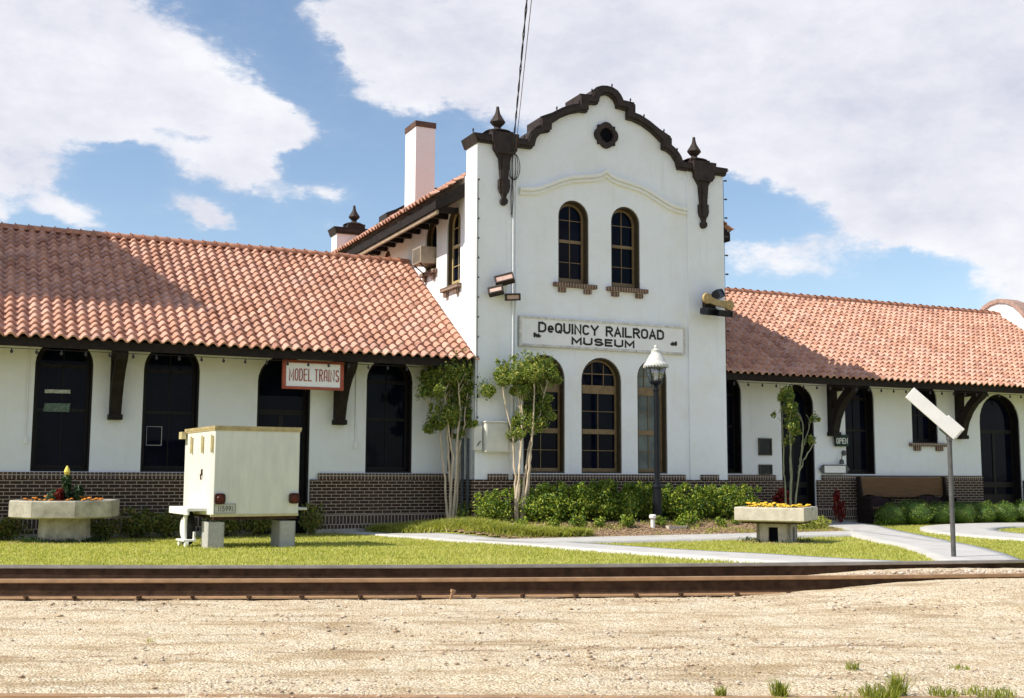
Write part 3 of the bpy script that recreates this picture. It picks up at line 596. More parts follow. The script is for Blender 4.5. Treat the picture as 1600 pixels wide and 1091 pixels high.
# curved end parapets of the wings
def end_parapet(x0, x1):
    half = [(0, 6.86), (.28, 6.82), (.55, 6.70), (.78, 6.50), (.98, 6.26), (1.2, 6.08), (1.5, 5.93), (2.0, 5.72), (2.6, 5.42), (3.2, 4.95), (3.6, 4.60), (3.75, 4.25), (4.25, 4.2)]
    up = [(YR - y, z) for y, z in half[::-1]] + [(YR + y, z) for y, z in half[1:]]
    YZ = lambda u, v, n: (n, u, v)
    b = MB(); b.slab([(YR - 3.1, -.1), (YR + 3.1, -.1), (YR + 3.1, 4.1)] + [(y, z) for y, z in up[::-1]] + [(YR - 3.1, 4.1)], [], YZ, x0, x1); w = b.build('end_parapet', STUCCO, depot)
    nrm = []
    for i, (y, z) in enumerate(up):
        a, c = up[max(0, i - 1)], up[min(len(up) - 1, i + 1)]; d = Vector((c[0] - a[0], c[1] - a[1])).normalized(); nrm.append((y - d.y * .13, z + d.x * .13))
    b = MB(); b.slab([(y, z + .002) for y, z in up] + nrm[::-1], [], YZ, x0 - .06, x1 + .06); b.build('parapet_coping', M('coping_pink%d' % int(x0), (.36, .235, .195), .7, .3, 6), w)
end_parapet(XR, XR + .45); end_parapet(XL - .45, XL)
# chimney
b = MB(); b.box((.82, 6.0, 7.9), (1.38, 6.82, 10.62)); c = b.build('chimney', CHIM, depot)
b = MB(); b.box((.80, 5.98, 10.62), (1.40, 6.84, 10.775)); b.build('chimney_cap', M('chimney_cap', (.11, .065, .05), .8, .3, 6), c)
# eave brackets
for x in (-11.64, -7.17, -2.69, 10.58, 15.10, 19.6):
    b = MB(); out = [(1.03, 2.26), (.83, 2.26), (.81, 2.42), (.72, 2.70), (.56, 2.98), (.36, 3.2), (.12, 3.36), (.06, 3.44), (.06, 3.60), (1.03, 4.0)]
    b.slab(out, [[(.88, 2.98), (.87, 3.42), (.40, 3.42), (.62, 3.22), (.78, 3.0)]], SIDE, x - .105, x + .105)
    b.box((x - .13, .78, 2.26), (x + .13, 1.03, 2.36)); b.build('eave_bracket', DARKWOOD, depot)
# downspouts at the corner where the wing meets the tower
for x, y in ((-.13, .03), (-.20, .16)):
    b = MB(); b.tube([(x, y, 2.0), (x, y, .35), (x + .05, y - .25, .2)], .035, 8); b.build('downspout', M('downspout_dark%d' % int(y * 100), (.05, .06, .07), .5, .3, 9), depot)
b = MB(); b.tube([(-.24, .80, 3.6), (-.24, .8, 1.3)], .045, 8); b.build('downspout', DARKWOOD, depot)
b = MB(); b.tube([(6.72, 1.0, 3.3), (6.6, .75, 3.55)], .05, 8); b.build('downspout', WHITEM, depot)
for x in (-8.74, -2.31):
    b = MB(); b.tube([(x, YS - .02, 3.6), (x, YS - .02, 1.85)], .012, 6); b.box((x - .03, YS - .06, 1.78), (x + .03, YS, 1.9)); b.build('wall_conduit', WHITEM, depot)
b = MB()
for x, zt in ((.86, 8.4), (.94, 7.9)): b.tube([(x, -.07, zt), (x, -.07, 2.1)], .019, 8)
b.build('wall_conduit', STUCCO, depot)

# assumed unseen building, added so its roof corner shades the upper left wing roof
ap = Vector((-5.15, 1.31, 4.67)) + SUN * (9.8 / SUN.z) - Vector((.4, 0, 0))
nb = thing('assumed_building', 'tall plain rendered block, assumed and unseen, added to shade the left wing roof', 'building', (ap.x, ap.y, 0))
b = MB(); b.box((-9, .0, -.1), (0, 8, ap.z - .12)); b.build('wall', ASSUMED_B, nb)
b = MB(); b.box((-9.1, -.1, ap.z - .12), (0.1, 8.1, ap.z)); b.build('roof', CONC, nb)
for k in range(4):
    for z in (3, 6.5, 9.5): b = MB(); b.box((-8.2 + k * 2.1, -.02, z), (-7.2 + k * 2.1, .02, z + 1.6)); b.build('window', GLASS, nb)

# ------------------------------------------------------------------ signs and fittings on the walls
t = thing('museum_sign', 'long white board sign with black museum lettering above the tower windows', 'sign', (3.17, -.05, 4.35))
def SG(x, y, z): return (x, -.030 - z, y)
b = MB(); b.slab([(-2.12, -.29), (2.13, -.29), (2.13, .31), (-2.12, .31)], [], FRONT, -.028, .045); b.build('board', SIGNW, t, bevel=.006)
b = MB(); b.slab([(-2.15, -.32), (2.16, -.32), (2.16, .34), (-2.15, .34)], [[(-2.10, -.27), (2.11, -.27), (2.11, .29), (-2.10, .29)]], FRONT, -.045, .044); b.build('frame', SIGNF, t)
lettering('DeQUINCY', .235, lambda x, y, z: SG(x - .93, y + .115, z), LETTER, t, .138, .070, .046, widths={'D': 1.15, 'e': .85, 'Y': 1.2})
lettering('RAILROAD', .235, lambda x, y, z: SG(x + .795, y + .115, z), LETTER, t, .148, .068, .046)
lettering('MUSEUM', .175, lambda x, y, z: SG(x - .045, y - .145, z), LETTER, t, .195, .082, .045, widths={'M': 1.1, 'E': .85})
for cx, fl in ((-1.72, 1), (1.84, -1)):
    b = MB(); e = lambda x0, z0, x1, z1: b.box((cx + min(x0 * fl, x1 * fl), -.033, -.10 + z0), (cx + max(x0 * fl, x1 * fl), -.0285, -.10 + z1))
    e(-.09, 0, .07, .05); e(-.09, .05, -.03, .085); e(.03, .05, .05, .08); e(-.02, .05, .01, .065); e(.07, .0, .1, .03)
    for q in (-.06, 0, .05): b.lathe([(.022, -.0335), (.022, -.028)], (0, 0, 0), 10, Mx=lambda x, y, z, q=q: (cx + q * fl + x, z, -.105 + y))
    b.build('locomotive_emblem', LETTER, t)
t = thing('model_trains_sign', 'white sign with red frame and red letters hanging under the left eave', 'sign', (-3.475, .2, 3.215))
b = MB(); b.slab([(-.57, -.245), (.57, -.245), (.57, .245), (-.57, .245)], [], FRONT, -.02, .02); b.build('board', SIGNW, t)
b = MB(); b.slab([(-.63, -.29), (.63, -.29), (.63, .29), (-.63, .29)], [[(-.56, -.235), (.56, -.235), (.56, .235), (-.56, .235)]], FRONT, -.035, .035); b.build('frame', REDP, t, bevel=.004)
lettering('MODEL', .25, lambda x, y, z: (x - .265, -.022 - z, y - .0), REDP, t, .056, .036, .021, widths={'M': 1.4})
lettering('TRaINS', .25, lambda x, y, z: (x + .28, -.022 - z, y - .0), REDP, t, .056, .040, .021, widths={'N': 1.2})
b = MB()
for x in (-.5, .5): b.tube([(x, 0, .29), (x, 0, .42)], .008, 6)
b.build('hanger', BLACKM, t)
t = thing('open_sign', 'small dark sign reading OPEN hung beside the right hand doorway', 'sign', (10.84, .93, 2.15))
b = MB(); b.slab([(-.22, -.15), (.22, -.15), (.22, .15), (-.22, .15)], [], FRONT, -.02, .02); b.build('board', M('sign_dark_green', (.02, .04, .03), .6), t, bevel=.004)
lettering('OPEN', .15, lambda x, y, z: (x, -.021 - z, y - .01), M('sign_letter_white', (.7, .72, .68), .6), t, .062, .036, .022)
t = thing('arrow_sign', 'low white sign with black arrow ends on the wall above the brick', 'sign', (10.62, .96, 1.40))
b = MB(); b.slab([(-.38, -.10), (.36, -.10), (.36, .11), (-.38, .11)], [], FRONT, -.02, .02); b.build('board', SIGNW, t)
b = MB(); b.slab([(-.39, -.11), (.37, -.11), (.37, .12), (-.39, .12)], [[(-.365, -.085), (.345, -.085), (.345, .095), (-.365, .095)]], FRONT, -.028, .015)
b.slab([(-.50, .005), (-.392, -.11), (-.392, .12)], [], FRONT, -.025, .015); b.slab([(.48, .005), (.372, -.11), (.372, .12)], [], FRONT, -.025, .015)
b.build('frame', POSTM, t)
t = thing('wall_lamp', 'small dark gooseneck lamp on the wall over the arrow sign', 'lamp', (10.98, 1.03, 1.83))
b = MB(); b.lathe([(.07, 0), (.07, .04), (.03, .05)], Mx=lambda x, y, z: (x, -z, y), n=12); b.tube([(0, -.04, 0), (-.08, -.12, -.01), (-.17, -.13, -.08), (-.18, -.13, -.18)], .014, 6); b.build('arm', POSTM, t)
b = MB(); b.lathe([(.03, .0), (.06, -.03), (.065, -.11), (.05, -.12)], (-.18, -.13, -.17), 12); b.build('shade', POSTM, t)
for z0, z1, lb in ((1.74, 2.17, 'upper dark framed plaque on the white wall left of the arched doorway'), (1.26, 1.51, 'lower dark plaque resting on the brick ledge left of the arched doorway')):
    t = thing('wall_plaque', lb, 'plaque', (8.43, YS, z0))
    b = MB(); b.slab([(-.20, 0), (.20, 0), (.20, z1 - z0), (-.20, z1 - z0)], [[(-.17, .03), (.17, .03), (.17, z1 - z0 - .03), (-.17, z1 - z0 - .03)]], FRONT, -.05, .0); b.build('frame', M('plaque_frame%d' % int(z0 * 100), (.07, .06, .045), .6), t)
    b = MB(); b.slab([(-.18, .02), (.18, .02), (.18, z1 - z0 - .02), (-.18, z1 - z0 - .02)], [], FRONT, -.03, -.004); b.build('panel', M('plaque_face%d' % int(z0 * 100), (.025, .028, .03), .4), t)
# electrical gear on the tower's left corner
t = thing('meter_cabinet', 'large off-white electrical cabinet on the left of the tower front', 'cabinet', (.42, -.05, 1.70))
b = MB(); b.box((-.27, -.22, 0), (.26, 0.005, .64)); b.build('cabinet_body', GREYP, t, bevel=.01)
b = MB(); b.box((-.25, -.234, .03), (.24, -.221, .61)); b.box((-.29, -.25, .63), (.28, 0.004, .66)); b.build('cabinet_door', GREYP, t, bevel=.004)
t = thing('meter_box', 'small white meter box with round dial beside the crape myrtle', 'cabinet', (.815, -.08, 1.70))
b = MB(); b.box((-.12, -.13, 0), (.11, 0, .50)); b.tube([(-.05, -.06, 0), (-.05, -.06, -.3), (-.02, -.1, -.5)], .02, 8); b.build('cabinet_body', GREYP, t, bevel=.01)
b = MB(); b.lathe([(.085, 0), (.085, .07), (.06, .09)], (0, 0, 0), 16, Mx=lambda x, y, z: (x - .0, -.13 - z, .30 + y)); b.build('meter_dial', M('meter_dial', (.10, .09, .07), .2, .3, 20), t)
t = thing('junction_box', 'narrow flat white box at the very corner of the tower', 'cabinet', (.03, -.05, 1.74))
b = MB(); b.box((-.10, -.11, 0), (.09, -.0, .52)); b.build('cabinet_body', GREYP, t, bevel=.008)
b = MB(); b.tube([(-.03, -.115, .1), (.04, -.125, .2)], .012, 6); b.build('handle', POSTM, t)
# floodlights
t = thing('floodlight_cluster', 'three small brown floodlights clustered on the tower left of the museum sign', 'floodlight', (.58, -.05, 5.2))
def flood(par, c, w, h, dp, pitch, yaw, rollz, mats=(COPE, PINK)):
    Rm = Matrix.Rotation(yaw, 3, 'Z') @ Matrix.Rotation(pitch, 3, 'X') @ Matrix.Rotation(rollz, 3, 'Y')
    mx = lambda x, y, z: tuple(Vector(c) + Rm @ Vector((x, y, z)))
    b = MB(); b.slab([(-w, -h), (w, -h), (w, h), (-w, h)], [[(-w + .03, -h + .03), (w - .03, -h + .03), (w - .03, h - .03), (-w + .03, h - .03)]], lambda u, v, n: mx(u, n, v), -dp, 0)
    b.slab([(-w, -h), (w, -h), (w * .7, -h * .6), (-w * .7, -h * .6)], [], lambda u, v, n: mx(u, .002 + n * .1, v), 0, .5)
    b.box((-w * .75, .0, -h * .75), (w * .75, .09, h * .75), Mx=mx); o = b.build('lamp_housing', mats[0], par)
    b = MB(); b.box((-w + .028, -dp + .02, -h + .028), (w - .028, -.001, h - .028), Mx=mx); b.build('lens', mats[1], o)
flood(t, (.0, -.2, .21), .21, .10, .10, R(-28), R(-35), R(-16)); flood(t, (-.20, -.2, -.05), .165, .085, .10, R(-22), R(-40), R(-13)); flood(t, (.18, -.2, -.14), .165, .075, .10, R(14), R(-12), R(-4))
b = MB(); b.box((-.1, -.10, -.12), (.1, 0, .12)); b.tube([(0, -.1, .1), (0, -.2, .2)], .02, 6); b.tube([(-.06, -.1, 0), (-.2, -.15, -.05)], .02, 6); b.tube([(.06, -.1, -.05), (.18, -.15, -.13)], .02, 6); b.build('mounting_box', STUCCO_C, t)
t = thing('floodlight_cluster', 'dark floodlights with a tan dumbbell shaped arm on the right edge of the tower', 'floodlight', (6.0, -.05, 5.25))
flood(t, (-.22, -.28, -.19), .22, .085, .14, R(10), R(25), R(-4), (BLACKM, BLACKM)); flood(t, (.20, -.30, -.21), .22, .075, .14, R(12), R(15), R(-2), (BLACKM, BLACKM)); flood(t, (.10, -.22, .22), .20, .095, .14, R(-25), R(30), R(-12), (BLACKM, BLACKM))
b = MB()
for x, z in ((-.27, .10), (.35, -.02)): b.lathe([(.12, -.03), (.135, 0), (.12, .05)], Mx=lambda a, c, e, x=x, z=z: (x + a, -.36 - e, z + c), n=18); b.lathe([(.03, .04), (.03, .07)], Mx=lambda a, c, e, x=x, z=z: (x + a, -.36 - e, z + c), n=10)
b.slab([(-.27, .185), (.0, .08), (.35, .07), (.35, -.115), (.0, -.06), (-.27, .005)], [], FRONT, -.40, -.345); b.build('swivel_arm', TANM, t)
b = MB(); b.box((-.15, -.12, -.15), (.15, 0, .15)); b.tube([(0, -.1, .05), (0, -.37, .03)], .03, 8); b.build('mounting_box', COPE, t)
# window air conditioner
t = thing('air_conditioner', 'boxy tan window air conditioner sticking out of the tower side window', 'air conditioner', (0, 2.36, 6.16))
b = MB(); b.box((-.38, 0, 0), (.12, .56, .40)); b.build('case', ACM, t, bevel=.012)
b = MB()
for k in range(9): b.box((-.388, .04 + k * .054, .04), (-.381, .07 + k * .054, .36))
b.build('grille', M('ac_grille', (.20, .165, .13), .6), t)
b = MB(); b.tube([(-.35, .1, 0), (-.02, .1, -.25)], .015, 6); b.tube([(-.35, .48, 0), (-.02, .48, -.25)], .015, 6); b.build('support_bracket', DARKWOOD, t)
# notices stuck on the left-hand windows
t = thing('paper_notice', 'narrow pale paper strip in the leftmost arched window above a greenish card', 'notice', (-8.20, YS + .225, 2.79))
b = MB(); b.slab([(-.23, -.035), (.23, -.03), (.23, .04), (-.23, .035)], [], FRONT, -.004, 0); b.build('sheet', M('notice_paper', (.42, .43, .38), .8, .5, 22), t)
t = thing('paper_notice', 'dim greenish card in the leftmost arched window below a pale strip', 'notice', (-8.20, YS + .225, 2.48))
b = MB(); b.slab([(-.24, -.08), (.22, -.08), (.24, .09), (-.22, .08)], [], FRONT, -.004, 0); b.build('sheet', M('notice_green', (.10, .15, .12), .8, .6, 16), t)
t = thing('picture_frame', 'thin white picture frame standing inside the second window from the left', 'frame', (-6.38, YS + .225, 1.98))
b = MB(); b.slab([(-.15, -.2), (.15, -.2), (.15, .18), (-.15, .18)], [[(-.14, -.185), (.135, -.185), (.135, .17), (-.14, .17)]], FRONT, -.006, 0); b.build('moulding', M('frame_grey', (.30, .30, .30), .6), t)
# string lights
def lights(label, pts, off, sp, bulbr=.022, hang=.05, group='outdoor string lights on the depot'):
    t = thing('string_light', label, 'string light', pts[0], 0, group); o = Vector(pts[0]); b = MB(); P = [Vector(p) - o for p in pts]
    b.tube(P, .006, 5); b.build('wire', CABLE, t); n = 0; first = None; acc = 0; off = Vector(off)
    for a, c in zip(P[:-1], P[1:]):
        L_ = (c - a).length
        while acc < L_ and n < 98:
            q = a + (c - a) * (acc / L_); acc += sp; n += 1
            if first is None:
                bb = MB(); d = off.normalized(); bb.tube([(0, 0, 0), tuple(d * .03), tuple(d * .04), tuple(d * .07), tuple(d * .095)], [.012, .014, bulbr, bulbr * 1.05, .008], 8)
                first = bb.build('bulb', M('bulb_' + str(len(MATS)), (.05, .045, .05), .3, .3, 10), t); first.location = q
            else:
                k = first.copy(); COL.objects.link(k); k.parent = t; k.location = q
        acc -= L_
lights('string of dark bulbs running up the left corner of the tower', [(.02, -.065, 7.6), (.03, -.065, 1.9)], (-.2, -1, 0), .43)
lights('string of dark bulbs running up the right corner of the tower', [(TW + .03, -.02, 8.35), (TW + .04, -.02, 3.9)], (1, -.3, 0), .46)
lights('string of dark bulbs under the eave of the left wing', [(XL + .2, .05, 3.47), (-.3, .05, 3.47)], (0, 0, -1), .42, .026)
lights('string of dark bulbs under the eave of the right wing', [(6.8, .05, 3.47), (XR - .3, .05, 3.47)], (0, 0, -1), .42, .026)
pp = [(x, -.06, z + .008) for x, z in mir(upp)]
lights('string of dark bulbs along the curved coping of the tower gable', pp, (0, -.1, 1), .62, .02)
# service cable
t = thing('power_cable', 'twisted power cable dropping from the sky to the left of the tower gable', 'cable', (.82, -.12, 8.30))
o = Vector((.82, -.12, 8.30)); E_ = Vector((-10.23, -25.27, 10.0))      # towards a pole behind the photographer
P = []
for k in range(60):
    f = k / 59; q = o.lerp(E_, f); q.z -= .5 * 4 * f * (1 - f) * .25; P.append(q - o)
b = MB()
for ph in (0, math.pi):
    b.tube([p + Vector((.014 * math.cos(i * 1.9 + ph), .0, .02 * math.sin(i * 1.9 + ph))) for i, p in enumerate(P)], .0105, 5)
b.build('twisted_wire', CABLE, t)
b = MB(); b.tube([p + Vector((.07 + .06 * i / 59, 0, .06)) for i, p in enumerate(P)], .007, 5); b.build('messenger_wire', M('wire_brown', (.16, .09, .07), .6), t)
b = MB()
for ph, w_ in ((0, .15), (.5, .11), (1.1, .07)):
    b.tube([(.02 + w_ * math.sin(a) * math.cos(ph), -.02 - .03 * math.sin(ph) * math.sin(a), -.32 + .30 * math.cos(a)) for a in np.linspace(0, 2 * math.pi, 22)], .009, 5)
b.tube([(.0, .0, -.5), (.03, .02, -1.0), (.0, .03, -1.45)], .008, 5); b.tube([(.0, .0, -.5), (-.03, .02, -1.0), (-.01, .03, -1.4)], .008, 5)
b.build('drip_loop', CABLE, t)

# ------------------------------------------------------------------ ground, lawn, walks
def grid(name, L0, L1, D0, D1, step, mat, zoff=0, amp=0, keep=None, kind='structure', stepD=None, asp=1.0):
    ls = np.arange(L0, L1 + step / 2, step); ds = np.arange(D0, D1 + step / 2, stepD or step); A, B = np.meshgrid(ls, ds)
    X, Y = XY(A, B); Z = H(X, Y) + zoff
    if amp: Z = Z + amp * (fbm(A * 1.1 + 40, B * 2.0 + 40, 3, 3) - .5) * 2.2 + amp * (fbm(A * 7 + 9, B * 9 + 9, 4, 11) - .5) * 1.1
    n = len(ls); V = np.stack([X, Y, Z], -1).reshape(-1, 3); i = np.arange(len(ds) - 1)[:, None] * n + np.arange(n - 1)[None]; i = i.ravel()
    F = np.stack([i, i + 1, i + n + 1, i + n], 1)
    if keep is not None:
        c = V[F].mean(1); F = F[keep(c[:, 0], c[:, 1])]
    return tag(link(name, npmesh(name, V, F, mat, smooth=True)), kind=kind)
# one sheet out to the horizon: fine near the camera, coarse rings beyond
ls = np.concatenate([[-2500, -600, -150, -60], np.arange(-30, 31, 1.0), [60, 150, 600, 2500]]); ds = np.concatenate([[-600, -100, -30, -10], np.arange(0, 46, 1.0), [70, 150, 600, 2500]])
A, B = np.meshgrid(ls, ds); X, Y = XY(A, B); V = np.stack([X, Y, H(X, Y) - .06], -1).reshape(-1, 3); n = len(ls)
i = (np.arange(len(ds) - 1)[:, None] * n + np.arange(n - 1)[None]).ravel()
tag(link('ground', npmesh('ground', V, np.stack([i, i + 1, i + n + 1, i + n], 1), GROUNDM, smooth=True)), kind='structure')
grid('gravel_yard', -14, 20, 3.0, 13.6, .05, GRAVEL, 0, .015, stepD=.035)
PATHS = []
def path(name, left, right, mat=WALKM, n=14, rise=.045):
    def dens(P):
        P = np.array(P, float); t = np.linspace(0, len(P) - 1, (len(P) - 1) * n + 1); k = np.minimum(t.astype(int), len(P) - 2); f = (t - k)[:, None]
        p0 = P[np.maximum(k - 1, 0)]; p1 = P[k]; p2 = P[k + 1]; p3 = P[np.minimum(k + 2, len(P) - 1)]
        return .5 * ((2 * p1) + (p2 - p0) * f + (2 * p0 - 5 * p1 + 4 * p2 - p3) * f ** 2 + (3 * p1 - p0 - 3 * p2 + p3) * f ** 3)
    a, b_ = dens(left), dens(right); m_ = 7; V = []; rows = len(a)
    for k in range(m_ + 2):
        f = min(max((k - 1) / (m_ - 1), 0), 1); q = a * (1 - f) + b_ * f; z = H(q[:, 0], q[:, 1]) + rise - (0 if 0 < k <= m_ else .15)
        V.append(np.column_stack([q, z]))
    V = np.stack(V, 1); w = m_ + 2; i = (np.arange(rows - 1)[:, None] * w + np.arange(w - 1)[None]).ravel()
    PATHS.append(np.concatenate([a, b_[::-1]]))
    return tag(link(name, npmesh(name, V.reshape(-1, 3), np.stack([i, i + 1, i + w + 1, i + w], 1), mat)), kind='structure')
path('path', [(-2.75, 1.0), (-2.17, -.53), (-1.63, -2.57), (-1.25, -4.51), (-1.19, -6.68), (-1.1, -8.46), (-.74, -9.6), (-.3, -10.9), (.25, -11.7)],
     [(-2.25, 1.0), (-1.72, -.4), (-1.15, -1.7), (-.2, -3.2), (.02, -5.54), (.10, -7.38), (.30, -8.78), (.75, -10.2), (1.2, -11.1)])
path('path', [(-1.2, -2.84), (.2, -2.84), (2.4, -2.78), (4.75, -2.74), (6.2, -2.80), (7.72, -2.78)], [(-.62, -4.5), (.6, -4.32), (2.4, -4.18), (4.4, -4.16), (5.63, -3.98), (6.69, -3.96)], rise=.050)
path('path', [(9.3, 1.0), (8.1, -2.2), (6.69, -3.96), (4.75, -7.22), (2.12, -10.6), (1.2, -11.8)], [(11.0, .9), (10.2, -.9), (8.92, -2.9), (6.3, -7.16), (3.15, -11.02), (2.2, -12.1)], rise=.056)
cc = (13.8, -6.0); ang = [R(a) for a in range(60, 301, 16)]
path('path', [(cc[0] + 3.55 * math.cos(a), cc[1] + 3.55 * math.sin(a)) for a in ang], [(cc[0] + 5.15 * math.cos(a), cc[1] + 5.15 * math.sin(a)) for a in ang], n=5, rise=.053)
def inpoly(P, x, y):
    ins = np.zeros(len(x), bool); j = len(P) - 1
    for i in range(len(P)):
        (xi, yi), (xj, yj) = P[i], P[j]
        if yi != yj: ins ^= ((yi > y) != (yj > y)) & (x < (xj - xi) * (y - yi) / (yj - yi) + xi)
        j = i
    return ins
def onpath(x, y): return np.any([inpoly(P, x, y) for P in PATHS], 0)
BED = [(-1.95, .98), (-1.45, -.45), (-.9, -1.75), (-.1, -2.72), (2.4, -2.70), (4.75, -2.66), (7.6, -2.70), (8.05, -2.1), (9.2, .95), (6.6, .98), (6.6, 0), (-.05, 0), (-.05, .98)]
inbed = lambda x, y: inpoly(BED, x, y)
tag(grid('lawn', -16, 24, 13.65, 40, .22, LAWN, .008, .012), kind='structure')
grid('mulch_bed', -5, 10, 19, 30, .12, MULCHB, .034, .02, keep=inbed)

# grass, border grass, mulch chips, gravel stones: nobody could count them
def blades(name, x, y, h, w, mat, lean=.35, z0=0):
    n = len(x); z = H(x, y) + z0; a = rng.uniform(0, 2 * np.pi, n); hh = h * rng.uniform(.55, 1.25, n); ww = w * rng.uniform(.7, 1.3, n)
    lx, ly_ = rng.normal(0, lean, n) * hh, rng.normal(0, lean, n) * hh
    p = np.stack([x, y, z], 1); s_ = np.stack([np.cos(a) * ww, np.sin(a) * ww, 0 * a], 1)
    mid = p + np.stack([lx * .35, ly_ * .35, hh * .6], 1); tip = p + np.stack([lx, ly_, hh * (1 - .25 * np.hypot(lx, ly_) / hh)], 1)
    V = np.stack([p - s_, p + s_, mid + s_ * .75, mid - s_ * .75, tip], 1).reshape(-1, 3); b5 = np.arange(n)[:, None] * 5
    F = np.concatenate([b5 + [[0, 1, 2]], b5 + [[0, 2, 3]], b5 + [[3, 2, 4]]])
    return npmesh(name, V, F, mat)
n = 210000; L_ = rng.uniform(-11, 15, n); D_ = 13.9 + 17 * rng.random(n) ** 1.25; x, y = XY(L_, D_)
ok = ~onpath(x, y) & ~inbed(x, y) & (y < 1.0) & ~((y > -.05) & (x > -.1) & (x < 6.6)) & (np.abs(L_) < .52 * D_ + 1)
tag(link('grass', blades('grass', x[ok], y[ok], .045, .0055, GRASS, .5)), kind='stuff')
n = 17000; t_ = rng.random(n); bx = np.interp(t_, [0, .25, .55, .8, 1], [-2.0, -1.35, -.45, .55, 1.25]); by = np.interp(t_, [0, .25, .55, .8, 1], [.75, -.55, -2.0, -2.5, -2.45])
wd = np.interp(t_, [0, .3, .8, 1], [.16, .42, .30, .12]); x = bx + rng.normal(0, 1, n) * wd * .55 + wd * .75; y = by + rng.normal(0, 1, n) * wd * .35 + wd * .42
ok = ~onpath(x, y); tag(link('border_grass', blades('border_grass', x[ok], y[ok], .21, .009, LIRI, .8)), kind='stuff')
def rocks(name, x, y, s, mat, z0=0, flat=.6, kind='stuff'):
    n = len(x); oc = np.array([(1, 0, 0), (.31, .95, 0), (-.81, .59, 0), (-.81, -.59, 0), (.31, -.95, 0), (.1, .1, .8), (0, 0, -.6)])
    f = np.array([(0, 1, 5), (1, 2, 5), (2, 3, 5), (3, 4, 5), (4, 0, 5), (1, 0, 6), (2, 1, 6), (3, 2, 6), (4, 3, 6), (0, 4, 6)])
    a = rng.uniform(0, 6.28, n); P = oc[None] * s[:, None, None] * rng.uniform(.6, 1.25, (n, 7, 1)) * np.array([1, 1, flat])
    Q = P.copy(); c_, s_ = np.cos(a)[:, None], np.sin(a)[:, None]; el = rng.uniform(.6, 1.3, n)[:, None]
    Q[..., 0] = P[..., 0] * c_ * el - P[..., 1] * s_; Q[..., 1] = P[..., 0] * s_ * el + P[..., 1] * c_
    Q += np.stack([x, y, H(x, y) + z0], 1)[:, None]
    return tag(link(name, npmesh(name, Q.reshape(-1, 3), (np.arange(n)[:, None, None] * 7 + f[None]).reshape(-1, 3), mat)), kind=kind)
n = 52000; D_ = 5.2 + 6.2 * rng.random(n); L_ = rng.uniform(-.52, .52, n) * D_; x, y = XY(L_, D_)
cl = fbm(L_ * 1.3 + 20, D_ * 2.4 + 20, 4, 21); ok = rng.random(n) < sstep(cl, .34, .66)
s_ = np.minimum(.0034 * np.exp(rng.gumbel(0, .40, n)), .022)
rocks('gravel', x[ok], y[ok], s_[ok], STONEM, .004)
n = 5000; D_ = 12.0 + .9 * rng.random(n); L_ = rng.uniform(3.0, 7.0, n); x, y = XY(L_, D_); rocks('gravel', x, y, np.minimum(.007 * np.exp(rng.gumbel(0, .45, n)), .04), STONEM, .004)
n = 5200; x, y = rng.uniform(-1.6, 8.6, n), rng.uniform(-2.65, -.9, n); ok = inbed(x, y) & (fbm(x * 1.7 + 30, y * 2.3 + 30, 3, 31) > .47)
tag(link('ground_cover', blades('ground_cover', x[ok], y[ok], .09, .008, LIRI, .9, .03)), kind='stuff')
n = 260; D_ = 5.6 + 5.4 * rng.random(n); L_ = rng.uniform(-.5, .5, n) * D_; x, y = XY(L_, D_); rocks('dirt_clods', x, y, np.minimum(.009 * np.exp(rng.gumbel(0, .4, n)), .032), MULCH, .002, .5)
x, y = rng.uniform(-2, 8.8, 16000), rng.uniform(-2.75, .5, 16000); ok = inbed(x, y)
rocks('mulch_chips', x[ok], y[ok], rng.uniform(.012, .035, ok.sum()), MULCH, .045, .35)

# ------------------------------------------------------------------ rails
def rail(label, fn, L0, L1, ztop, mt, ms, spikes=False, h=.18, foot=False):
    c = XY(0, fn(0)); t = thing('rail', label, 'rail', (c[0], c[1], 0)); ls = np.arange(L0, L1 + .01, .8)
    prof = [(-.037, 0), (-.037, -.028), (-.030, -.036), (-.012, -.048), (-.010, -.145), (-.03, -.158), (-.07, -.166), (-.07, -h), (.07, -h), (.07, -.166), (.03, -.158), (.010, -.145), (.012, -.048), (.030, -.036), (.037, -.028), (.037, 0)]
    b = MB(); m_ = len(prof); vs = []
    for L in ls:
        g = (fn(L + .1) - fn(L - .1)) / .2; q = math.hypot(1, g)
        for d_, z in prof:
            X, Y = XY(L - d_ * g / q, fn(L) + d_ / q); vs.append((X - c[0], Y - c[1], ztop + z))
    fs = []; mi = []
    for i in range(len(ls) - 1):
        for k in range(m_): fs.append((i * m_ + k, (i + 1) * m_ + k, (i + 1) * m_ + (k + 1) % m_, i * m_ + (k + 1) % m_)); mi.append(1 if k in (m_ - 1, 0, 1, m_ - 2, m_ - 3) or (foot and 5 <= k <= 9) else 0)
    b.v, b.f, b.mi = vs, fs, mi; b.build('rail_bar', [ms, mt], t)
    if spikes:
        s_ = MB(); s_.box((-.016, -.02, 0), (.016, .02, .018)); s_.box((-.009, -.009, -.06), (.009, .009, .0)); first = None
        for k in range(-9, 12):
            L = k * .52 + .13 + random.uniform(-.05, .05); X, Y = XY(L, fn(L) - .085)
            if first is None: first = s_.build('spike', ms, t); o = first
            else: o = first.copy(); COL.objects.link(o); o.parent = t
            o.location = (X - c[0], Y - c[1], ztop - h + .012); o.rotation_euler = (random.uniform(-.2, .2), random.uniform(-.2, .2), random.uniform(0, 1))
        X, Y = XY(-.58, fn(-.58) - .11); s2 = MB(); s2.box((-.012, -.012, 0), (.012, .012, .10)); s2.box((-.02, -.02, .09), (.02, .02, .115)); o = s2.build('loose_bolt', RAILT, t); o.location = (X - c[0], Y - c[1], .04); o.rotation_euler = (.1, .25, 0)
    return t
